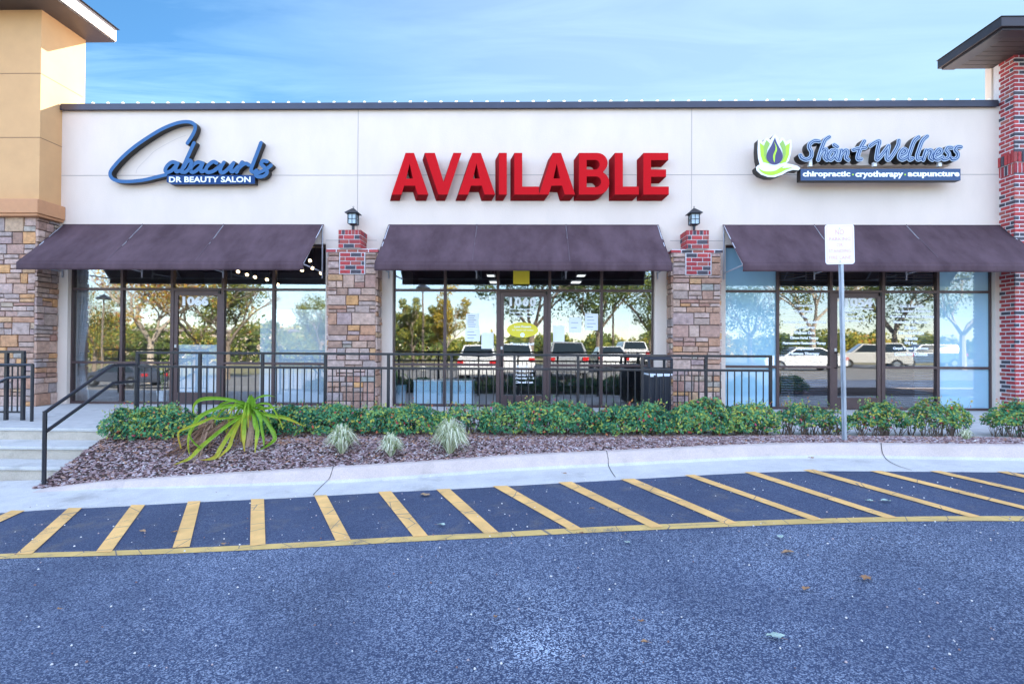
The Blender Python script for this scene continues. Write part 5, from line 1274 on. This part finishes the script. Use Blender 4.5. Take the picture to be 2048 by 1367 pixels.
# ------------------------------------------------------------------ spider lily
def ribbon(m, px, wpx, y0, y1, tone0, tone1, conv, n=8):
    pts2 = spline(px, n); N_ = len(pts2); Ls, Cs, Rs = [], [], []
    for i, p in enumerate(pts2):
        t = i/(N_-1); u, v = conv(p); Y = lerp(y0, y1, t**1.3); Y = min(Y, bedpoint(u, v).y-.02) if v > 868 else Y; q = at(u, v, Y)
        a = pts2[max(0, i-1)]; b = pts2[min(N_-1, i+1)]
        dx_, dz_ = b[0]-a[0], -(b[1]-a[1]); l = math.hypot(dx_, dz_) or 1
        wpt = wpx*(math.sin(math.pi*min(1, .22+t*.30)) if t < .5 else 1)*(1 if t < .55 else max(.03, 1-((t-.55)/.45)**1.5)) / 1080*Y*.5
        nx_, nz_ = -dz_/l, dx_/l
        Ls.append((q.x+nx_*wpt, Y-.012, q.z+nz_*wpt)); Rs.append((q.x-nx_*wpt, Y-.018, q.z-nz_*wpt)); Cs.append((q.x, Y+.006, q.z))
    b0 = len(m.v); m.v += Ls + Cs + Rs
    for i in range(N_-1):
        t = i/(N_-1); tn = cl(lerp(tone0, tone1, t**1.6) + rnd.uniform(-.08, .08), .01, 1)
        m.f += [[b0+i, b0+i+1, b0+N_+i+1, b0+N_+i], [b0+N_+i, b0+N_+i+1, b0+2*N_+i+1, b0+2*N_+i]]; m.t += [tn, cl(tn+.06, 0, 1)]; m.m += [0, 0]
lp = bedpoint(497, 893)
YL = lp.y
lily = thing('spider_lily', (lp.x, YL, lp.z), 'big bright green spider lily with arching strap leaves and dead brown leaves', 'plant')
cv = PX(340, 770, 7.196)
SL = [([(1130,380),(1060,270),(930,215),(760,190),(600,185),(450,205),(375,260),(345,330),(350,410)], 9, -.05, .15, .5), ([(1110,390),(1030,310),(880,290),(720,320),(560,380),(430,460),(340,590),(285,720),(270,860),(285,990)], 10, -.25, .1, .7),
 ([(1140,350),(1080,250),(950,225),(830,240),(720,290),(640,380),(590,480)], 6, .25, .1, .4), ([(1120,400),(1000,440),(850,465),(700,480),(600,470),(430,545),(250,610),(140,670),(130,760),(165,910)], 7, -.35, .35, 1.0),
 ([(1090,410),(960,490),(800,600),(600,760),(440,900),(300,1040),(170,1100),(50,1145)], 10, -.55, .2, .95), ([(1080,420),(960,560),(840,740),(740,900),(670,1020),(560,1060),(430,1070)], 11, -.5, .5, 1.0),
 ([(1060,440),(990,560),(910,740),(860,880),(780,970),(700,1050)], 9, -.5, .6, .9), ([(1130,400),(1090,500),(1075,650),(1070,800),(1080,950)], 10, -.5, .3, 1.0),
 ([(1200,400),(1240,500),(1265,650),(1250,800),(1230,970)], 10, -.5, .2, .8), ([(1230,380),(1300,480),(1330,640),(1355,780),(1355,870)], 7, -.4, .1, .3),
 ([(1210,330),(1290,400),(1380,490),(1450,600),(1500,690),(1510,780),(1400,870),(1270,940)], 11, -.25, .05, .35), ([(1230,350),(1330,400),(1480,440),(1640,460),(1780,510),(1930,585)], 9, .0, .25, .9),
 ([(1200,300),(1240,200),(1320,160),(1420,145),(1520,165)], 5, .25, .1, .3), ([(1200,340),(1300,340),(1430,325),(1600,300)], 7, .2, .2, .4), ([(1230,290),(1300,300),(1400,330)], 6, .1, .05, .1),
 ([(1150,420),(1160,320),(1175,220),(1180,135)], 15, -.05, .0, .15), ([(1120,400),(1115,310),(1145,210),(1150,140)], 10, .08, .1, .2), ([(1170,420),(1205,330),(1210,230),(1200,160)], 12, -.1, .05, .2), ([(280,700),(330,790),(400,860),(470,900)], 4, -.05, .05, .1),
 ([(1180,380),(1215,460),(1225,560),(1230,640)], 9, -.3, .1, .2), ([(1190,300),(1260,380),(1310,480),(1330,560)], 9, -.2, .05, .2)]
rg = random.Random(12)
for k in range(16):      # thin younger leaves filling the heart of the plant
    a = rg.uniform(-1, 1); e = (1160+a*rg.uniform(260, 620), rg.uniform(330, 900)); sgn = 1 if a > 0 else -1
    SL.append(([(1150+rg.uniform(-30, 50), 400), (1150+a*120, 270+rg.uniform(-20, 70)), (lerp(1150, e[0], .6), 260+rg.uniform(0, 120)), (lerp(1150, e[0], .88), lerp(300, e[1], .5)), e], rg.uniform(3.5, 6.5), rg.uniform(-.3, .2), rg.uniform(.0, .2), rg.uniform(.2, 1)))
for k, (px, wd, dy, t0, t1) in enumerate(SL):
    wd *= .82; m = MB(); ys = YL - .02 + (-.25 if k == 18 else 0); ribbon(m, px, wd*1.0, ys, ys+dy, t0, t1, cv)
    m.build('leaf', M['strap'], lily, smooth=False)
m = MB(); rg = random.Random(8)
for k in range(40):
    s = rg.random(); e = (rg.uniform(-300, 600), rg.uniform(900, 1130)) if k < 26 else (rg.uniform(900, 1200), rg.uniform(650, 900))
    st_ = (rg.uniform(1000, 1120), rg.uniform(400, 480)) if k > 14 else (rg.uniform(560, 660), rg.uniform(520, 640))
    mid = (lerp(st_[0], e[0], .35), lerp(st_[1], e[1], .25)); md2 = (lerp(st_[0], e[0], .7), lerp(st_[1], e[1], .75))
    ue, ve = cv(e); g = bedpoint(cl(ue, 262, 600), ve)
    ribbon(m, [st_, mid, md2, e], rg.uniform(1.5, 4), YL+.05, cl(g.y, 5.9, YL+.1)-.01, rg.uniform(.01, 1), rg.uniform(.01, 1), cv, 4)
for k in range(15):
    x0_ = rg.uniform(430, 640); m_ = [(x0_+rg.uniform(-20, 60), rg.uniform(470, 520)), (x0_+rg.uniform(-30, 30), 620), (x0_-rg.uniform(0, 60), 720), (x0_-rg.uniform(40, 140), rg.uniform(800, 880))]
    ribbon(m, m_, rg.uniform(3, 7), YL+.10, YL-.0, rg.uniform(.01, 1), rg.uniform(.01, 1), cv, 4)
m.build('dead_leaves', M['dead'], lily)
top = at(500, 823, YL+.02); m = MB(); m.tube([lp-Vector((0, 0, .05)), (lp.x+.02, YL+.03, (lp.z+top.z)/2), top], [.045, .04, .05], 10, .4); m.build('stalk', M['dead'], lily)

# ------------------------------------------------------------------ variegated grass tufts
def tuft(u, v, hpx, wpx, n, seed, label):
    rg = random.Random(seed); b = bedpoint(u, v); k = b.y/1080; H = hpx*k; Wd = wpx*k/2
    t = thing('grass_tuft', b, label, 'grass tuft', 'variegated grass tufts in the mulch'); m = MB()
    for i in range(n):
        a = rg.uniform(0, 6.283); r1_ = rg.uniform(.15, 1)**.7; ex = math.cos(a)*Wd*r1_; ey = math.sin(a)*Wd*r1_*.8; hh = H*rg.uniform(.55, 1.0)*(1-.45*r1_**2); dr = rg.uniform(.0, .75)*r1_
        tone = rg.choice((rg.uniform(.01, .3), rg.uniform(.5, 1), rg.uniform(.7, 1))); wd = rg.uniform(.004, .008)
        P = [b+Vector((ex*.05, ey*.05, -.01)), b+Vector((ex*.30, ey*.30, hh*.55)), b+Vector((ex*.65, ey*.65, hh*.95)), b+Vector((ex, ey, hh*(1-dr)))]
        s = Vector((-math.sin(a+rg.uniform(-.8, .8)), math.cos(a), 0))*wd; vs = []
        for j, p in enumerate(P):
            q = s*(1, 1, .8, .08)[j]; vs += [p-q, p+q]
        m.add(vs, [(0,1,3,2), (2,3,5,4), (4,5,7,6)], tone)
    m.build('blades', M['tuft'], t)
tuft(684, 907, 68, 86, 420, 1, 'variegated grass tuft, leftmost of the three near the kerb')
tuft(782, 912, 56, 68, 320, 2, 'smaller variegated grass tuft between two larger ones near the kerb')
tuft(900, 908, 84, 96, 560, 3, 'largest and tallest variegated grass tuft, right of the other two')
tuft(1932, 880, 28, 44, 60, 4, 'tiny pale grass tuft in the mulch near the right edge')
tuft(1290, 872, 9, 22, 24, 6, 'tiny green sprig in the mulch before the litter bin shrub')

# ------------------------------------------------------------------ fallen leaves on the road
M['dry'] = toned('dry_leaf', [(0, (.30, .15, .07)), (.5, (.36, .22, .12)), (.8, (.44, .34, .22)), (1, (.36, .46, .40))], .8, .2, 30)
LV = [(1733,1157,26,.1,'long tan fallen leaf on the asphalt at the right'),(1576,1105,24,.5,'ragged brown fallen leaf left of the far right asphalt'),(1612,1178,20,.2,'folded tan fallen leaf below the ragged one'),(1281,1243,12,.1,'small brown fallen leaf near the centre of the road'),(1290,1285,16,.4,'brown fallen leaf in front of the smaller centre one'),(1549,1273,32,1.0,'pale green fallen leaf nearest the camera'),(990,1235,10,.3,'tiny reddish fallen leaf left of the road centre'),(851,990,24,.55,'tan fallen leaf at the top of a hatch bay'),(349,1064,12,.2,'dark curled leaf in the hatching at the left'),(1163,1067,10,.1,'brown leaf touching the yellow edge line'),(1183,1017,10,.3,'orange leaf between two hatch stripes'),(447,1088,14,.4,'pale leaf close to the yellow edge line at the left'),(882,1050,16,1.0,'greenish leaf between two hatch stripes near the middle'),(119,1219,9,.3,'brown leaf on the open asphalt at the far left'),(1622,916,14,.3,'brown leaf lying on the gutter near the sign post'),(285,1063,14,.5,'pale leaf between two hatch stripes at the left'),(1128,947,12,.3,'brown leaf lying on the gutter below the 1060 door'),(1254,1085,14,1.0,'pale bluish leaf just outside the edge line'),(1560,1074,16,1.0,'pale chip of leaf outside the edge line at the right'),(1738,1002,14,1.0,'white leaf between two hatch stripes at the right'),(1772,1002,18,1.0,'long white leaf beside another between the right stripes')]
for k, (u, v, sz, tn, lab) in enumerate(LV):
    rg = random.Random(100+k); p = on_road(u, v, .012 if v > 950 or u < 700 else .03); s = sz*p.y/1080*.62; a = rg.uniform(0, 6.28)
    n = 14; ring = []
    for i in range(n):
        an = i/n*6.283; r_ = s*(.55+.35*abs(math.cos(an)))*(1 + (.22 if sz > 20 else .1)*(1 if i % 2 else -1)*(1 if sz > 20 else .5))
        ring.append(p + Vector((math.cos(an+a)*r_, math.sin(an+a)*r_*.6, .004+.012*rg.random()+.25*s*abs(math.sin(an))*.4)))
    m = MB(); m.add([p+Vector((0, 0, .006))]+ring, [(0, 1+i, 1+(i+1) % n) for i in range(n)], max(.01, tn)); lf = m.build('blade', M['dry'])
    t = thing('fallen_leaf', p, lab, 'leaf', 'fallen leaves on the road and gutter'); adopt(lf, t)
    st_ = MB(); st_.tube([p+Vector((0, 0, .006)), p+Vector((math.cos(a)*s*1.35, math.sin(a)*s*1.0, .008))], .0012, 4); st_.build('stalk', M['dead'], t)
# ------------------------------------------------------------------ the car park behind the photographer (seen only mirrored in the shop windows)
YM = 2*YG
def mir(u, v, Yp): q = at(u, v, Yp); return Vector((q.x, YM-Yp, q.z))
M['grass'] = simple('dry_grass', (.20, .19, .07), .9, var=.3, vscale=3, var_col=(.30, .24, .12))
M['lot'] = simple('pale_lot_asphalt', (.20, .19, .185), .9, var=.12, vscale=2)
sheet('car_park', [-60, -30, -6, 6, 60], [-24, -14, -8, -4, -1.5], lambda x, y: zroad(x, y)+.006, M['lot'])
sheet('grass_verge', [-160, -30, 6, 160], [-160, -60, -34, -24.05], lambda x, y: zroad(x, y)+.03, M['grass'])
M['bark'] = simple('tree_bark', (.22, .17, .13), .9, var=.3, vscale=6)
M['bark2'] = simple('pale_bark', (.46, .38, .30), .9, var=.2, vscale=6)
M['tleaf'] = toned('tree_leaf', [(0, (.05, .085, .022)), (.35, (.13, .18, .035)), (.6, (.32, .31, .05)), (.8, (.62, .43, .05)), (.92, (.55, .18, .05)), (1, (.42, .09, .04))], .6, .2, 2, trans=.3)
def tree(x, y, h, cr, cz, n, seed, tr, label, bark='bark', lsz=.16, ch=None, lean=0.0):
    rg = random.Random(seed); z0 = zroad(x, y); t = thing('tree', (x, y, z0), label, 'tree', 'trees in the car park'); m = MB(); ends = []
    ch = ch or (h-cz)/1.0
    def limb(p, d, L_, r, k):
        q = p + d*L_; mid = p.lerp(q, .5) + Vector((rg.uniform(-.08, .08), rg.uniform(-.08, .08), rg.uniform(0, .08)))*L_
        m.tube([p, mid, q], [r, r*.82, r*.62], 6, caps=False); ends.append(q)
        if k <= 0: return
        for i in range(rg.choice((2, 3))):
            e = (d*.9 + Vector((rg.uniform(-1, 1), rg.uniform(-1, 1), rg.uniform(-.1, .7)))*.75).normalized(); limb(q, e, L_*rg.uniform(.62, .85), r*.6, k-1)
    fork = Vector((x+lean*.4, y, z0+h*.28)); m.tube([(x, y, z0-.1), (x+lean*.15, y, z0+h*.14), fork], [h*.030, h*.024, h*.020], 8)
    for i in range(4):
        a = i*1.57+rg.uniform(-.4, .4); limb(fork, Vector((math.cos(a)*.75, math.sin(a)*.75, 1)).normalized(), h*.22, h*.014, 3)
    m.build('trunk', M[bark], t)
    c = MB(); k = 0; C0 = Vector((x+lean, y, z0+cz+ch*.45))
    blobs = [(C0 + Vector((rg.gauss(0, .42)*cr, rg.gauss(0, .42)*cr, rg.gauss(0, .30)*ch)), rg.uniform(.16, .34)*cr) for _ in range(34)]
    n = int(n*2.3)
    while k < n:
        b, r_ = rg.choice(blobs); d = Vector((rg.gauss(0, 1), rg.gauss(0, 1), rg.gauss(0, .8))).normalized(); p = b + d*r_*rg.uniform(.55, 1.05)
        leaf(c, p, (d+Vector((rg.uniform(-.6, .6), rg.uniform(-.6, .6), .4))).normalized(), lsz*rg.uniform(.7, 1.3), cl(rg.uniform(*tr), .01, 1), rg, .7); k += 1
    if n: c.build('crown', M['tleaf'], t)
for a in [((825, 690, 46), 6.0, 1.7, 3.2, 2600, 31, (.30, .7), 'yellow green young tree in the car park'), ((893, 690, 44), 5.6, 1.9, 2.9, 2600, 32, (.55, .86), 'golden leaved young tree in the car park'),
          ((1062, 690, 36), 9.0, 5.2, 4.2, 5200, 33, (.02, .40), 'wide dark oak in the car park'), ((1196, 690, 38), 8.6, 3.6, 4.4, 3200, 34, (.05, .5), 'second oak in the car park'),
          ((1302, 690, 40), 8.5, 3.0, 3.6, 2600, 35, (.1, .6), 'olive green tree in the car park'), ((300, 690, 36), 9.5, 3.8, 4.6, 1800, 36, (.6, 1.0), 'pale trunked tree with rust leaves in the car park'),
          ((395, 690, 37), 9.0, 3.4, 4.8, 2000, 37, (.5, .95), 'rust and olive tree in the car park'), ((455, 690, 38), 8.5, 3.0, 4.0, 2400, 38, (.2, .6), 'grey trunked olive tree in the car park'),
          ((190, 690, 52), 8.5, 4.4, 2.0, 4200, 39, (.05, .95), 'bushy red and green tree in the car park'), ((640, 690, 60), 9.0, 4.2, 2.0, 4200, 40, (.25, .6), 'bushy yellow green tree in the car park'),
          ((1625, 690, 37), 9.0, 3.4, 4.6, 2300, 41, (.1, .7), 'forked pale tree in the car park'), ((1925, 690, 36), 8.0, 2.6, 4.2, 500, 42, (.2, .6), 'nearly bare tree in the car park'), ((1790, 690, 40), 8.5, 3.6, 4.2, 3000, 43, (.05, .5), 'green tree behind the van'), ((1500, 690, 46), 8.0, 3.6, 3.0, 2600, 44, (.05, .5), 'green tree near the right shop')]:
    (u, v, Yp), h, cr, cz, n, sd, tr, lab = a; q = mir(u, v, Yp)
    tree(q.x, q.y, h, cr, cz, n, sd, tr, lab, 'bark2' if sd in (36, 41, 42, 32) else 'bark')
m = MB(); rg = random.Random(77)
for k in range(60000):
    x = rg.uniform(-95, 95); y = rg.uniform(-74, -54); hm = 2.5 + 1.7*noise.noise((x*.09, 3, 0)) + 2.6*noise.noise((x*.30, y*.12, 0)) + 1.2*noise.noise((x*.9, y*.3, 5)) + (2.5 if x < -12 else 0)
    z = zroad(x, y) + hm*rg.random()**.6
    leaf(m, Vector((x, y, z)), Vector((rg.uniform(-1, 1), rg.uniform(0, 1.5), rg.uniform(-.2, 1))).normalized(), rg.uniform(.30, .75), cl(.42+.5*noise.noise((x*.1, y*.1, 0))+rg.uniform(-.25, .25), .01, .95), rg, .8)
tag(m.build('distant_woods', M['tleaf']), 'green and gold woods beyond the car park', 'woods', kind='stuff')
def lamp(u, Yp, lab, h=6.4):
    q = mir(u, 690, Yp); z0 = zroad(q.x, q.y); t = thing('street_lamp', (q.x, q.y, z0), lab, 'street lamp', 'lamps in the car park')
    m = MB(); m.tube([(q.x, q.y, z0), (q.x, q.y, z0+.6)], .22, 12); m.build('base', M['concrete'], t)
    m = MB(); m.tube([(q.x, q.y, z0+.6), (q.x, q.y, z0+h)], [.09, .06], 8); m.build('pole', M['bark'], t)
    m = MB(); m.tube([(q.x, q.y, z0+h), (q.x, q.y, z0+h+.1), (q.x, q.y, z0+h+.3), (q.x, q.y, z0+h+.4)], [.55, .5, .2, .06], 16); m.build('shade', M['lantern'], t)
lamp(845, 42, 'lamp with a round shade behind the golden tree'); lamp(1226, 40, 'lamp behind the second oak'); lamp(206, 42, 'lamp before the bushy red and green tree')
M['tyre'] = simple('tyre_rubber', (.02, .02, .02), .8); M['tail'] = simple('tail_lamp', (.55, .02, .02), .2); M['carglass'] = simple('car_glass', (.02, .03, .04), .08)
def car(x, y, rz, col, kind, lab):
    mt = simple('car_paint', col, .25, coat=.6); z0 = zroad(x, y); t = thing('parked_car', (0, 0, 0), lab, 'car', 'cars parked behind the photographer')
    if kind == 'suv': body = [(-2.3,.35),(-2.35,.8),(-2.25,1.05),(-1.2,1.12),(1.9,1.15),(2.25,1.08),(2.33,.6),(2.28,.35)]; cab = [(-1.25,1.11),(-.55,1.70),(1.75,1.74),(2.12,1.14)]; ins = [(-1.08,1.14),(-.48,1.63),(1.68,1.67),(1.98,1.16)]
    else: body = [(-2.3,.30),(-2.35,.65),(-2.2,.82),(-1.1,.92),(1.6,.95),(2.25,.93),(2.33,.55),(2.28,.30)]; cab = [(-1.2,.91),(-.4,1.40),(1.0,1.42),(1.85,.95)]; ins = [(-1.02,.94),(-.34,1.34),(.95,1.36),(1.65,.97)]
    A_ = Matrix.Translation((x, y, z0)) @ Matrix.Rotation(rz, 4, 'Z')
    def T(px, py, pz): return tuple(A_ @ Vector((px, py, pz)))
    m = MB(); m.prism([body], lambda p: T(p[0], -.90, p[1]), lambda p: T(p[0], .90, p[1])); m.build('body', mt, t, bevel=.07)
    m = MB(); n = len(cab); vs = [T(p[0], -.86 if i in (0, n-1) else -.66, p[1]) for i, p in enumerate(cab)] + [T(p[0], .86 if i in (0, n-1) else .66, p[1]) for i, p in enumerate(cab)]
    m.add(vs, [tuple(range(n)), tuple(range(2*n-1, n-1, -1))] + [(i, i+n, (i+1) % n+n, (i+1) % n) for i in range(n)]); m.build('cabin', mt, t, bevel=.04)
    for s in (-1, 1):
        m = MB(); yy = lambda i, e: s*((.855 if i in (0, 3) else .675)+e)
        m.add([T(p[0], yy(i, .012), p[1]) for i, p in enumerate(ins)] + [T(p[0], yy(i, -.02), p[1]) for i, p in enumerate(ins)], [(0,1,2,3), (7,6,5,4), (0,4,5,1), (1,5,6,2), (2,6,7,3), (3,7,4,0)]); m.build('side_window', M['carglass'], t)
    for (a, b), nm in (((0, 1), 'windscreen'), ((3, 2), 'rear_window')):
        p, q = Vector((cab[a][0], 0, cab[a][1])), Vector((cab[b][0], 0, cab[b][1])); d = (q-p); nn_ = Vector((-d.z, 0, d.x)).normalized()*(.015 if a == 0 else -.015); p2, q2 = p+d*.1+nn_, p+d*.9+nn_
        m = MB(); m.add([T(p2.x, -.74, p2.z), T(p2.x, .74, p2.z), T(q2.x, .6, q2.z), T(q2.x, -.6, q2.z), T(p2.x-nn_.x*2, -.74, p2.z-nn_.z*2), T(p2.x-nn_.x*2, .74, p2.z-nn_.z*2), T(q2.x-nn_.x*2, .6, q2.z-nn_.z*2), T(q2.x-nn_.x*2, -.6, q2.z-nn_.z*2)], [(0,1,2,3),(7,6,5,4),(0,4,5,1),(1,5,6,2),(2,6,7,3),(3,7,4,0)]); m.build(nm, M['carglass'], t)
    for px in (-1.45, 1.45):
        for s in (-1, 1):
            m = MB(); m.tube([T(px, s*.70, .33), T(px, s*.915, .33)], .33, 20); w_ = m.build('wheel', M['tyre'], t); m = MB(); m.tube([T(px, s*.90, .33), T(px, s*.925, .33)], .19, 14); m.build('rim', M['steel'], w_)
    for s in (-1, 1):
        zt_ = body[4][1]; m = MB(); P = [T(2.20, s*.62, zt_-.28), T(2.345, s*.62, zt_-.28), T(2.345, s*.88, zt_-.28), T(2.20, s*.91, zt_-.28)]; Q = [tuple(Vector(p)+Vector((0, 0, .18))) for p in P]; m.add(P+Q, [(0,3,2,1),(4,5,6,7),(0,1,5,4),(1,2,6,5),(2,3,7,6),(3,0,4,7)]); m.build('tail_light', M['tail'], t)
def carm(u, Yp, rz, col, kind, lab): q = mir(u, 690, Yp); car(q.x, q.y, rz, col, kind, lab)
H = math.pi/2
carm(962, 27, H, (.75, .75, .76), 'suv', 'white sport utility car left of the oak'); carm(1034, 28.5, H, (.70, .71, .73), 'suv', 'white sport utility car under the oak'); carm(1130, 26.5, H, (.28, .29, .31), 'suv', 'grey sport utility car right of the oak'); carm(1215, 33, H, (.74, .74, .76), 'sedan', 'white saloon car beside the grey one'); carm(1258, 37, H, (.75, .75, .76), 'suv', 'white car in the second row')
carm(250, 33, .2, (.06, .07, .10), 'sedan', 'dark blue saloon car at the left'); carm(1600, 33, .1, (.72, .72, .74), 'sedan', 'white saloon car near the right shop'); carm(1738, 38, .35, (.62, .60, .57), 'suv', 'beige minivan seen from the side'); carm(1850, 41, .15, (.12, .18, .28), 'suv', 'blue grey car at the right')
# pale building far beyond the left side
q = mir(410, 690, 85); t = thing('far_building', (q.x, q.y, -1), 'long pale building beyond the car park', 'building')
MB().box(q.x-14, q.x+14, q.y-6, q.y+2, -1.5, 3.4).build('wall', M['stucco'], t); MB().box(q.x-14.5, q.x+14.5, q.y-6.5, q.y+2.5, 3.41, 3.8).build('roof', M['fascia'], t)
for k in range(8):
    xx = q.x-12+k*3.3; MB().box(xx, xx+1.6, q.y+2.005, q.y+2.03, .3, 2.2).build('window', M['carglass'], t)
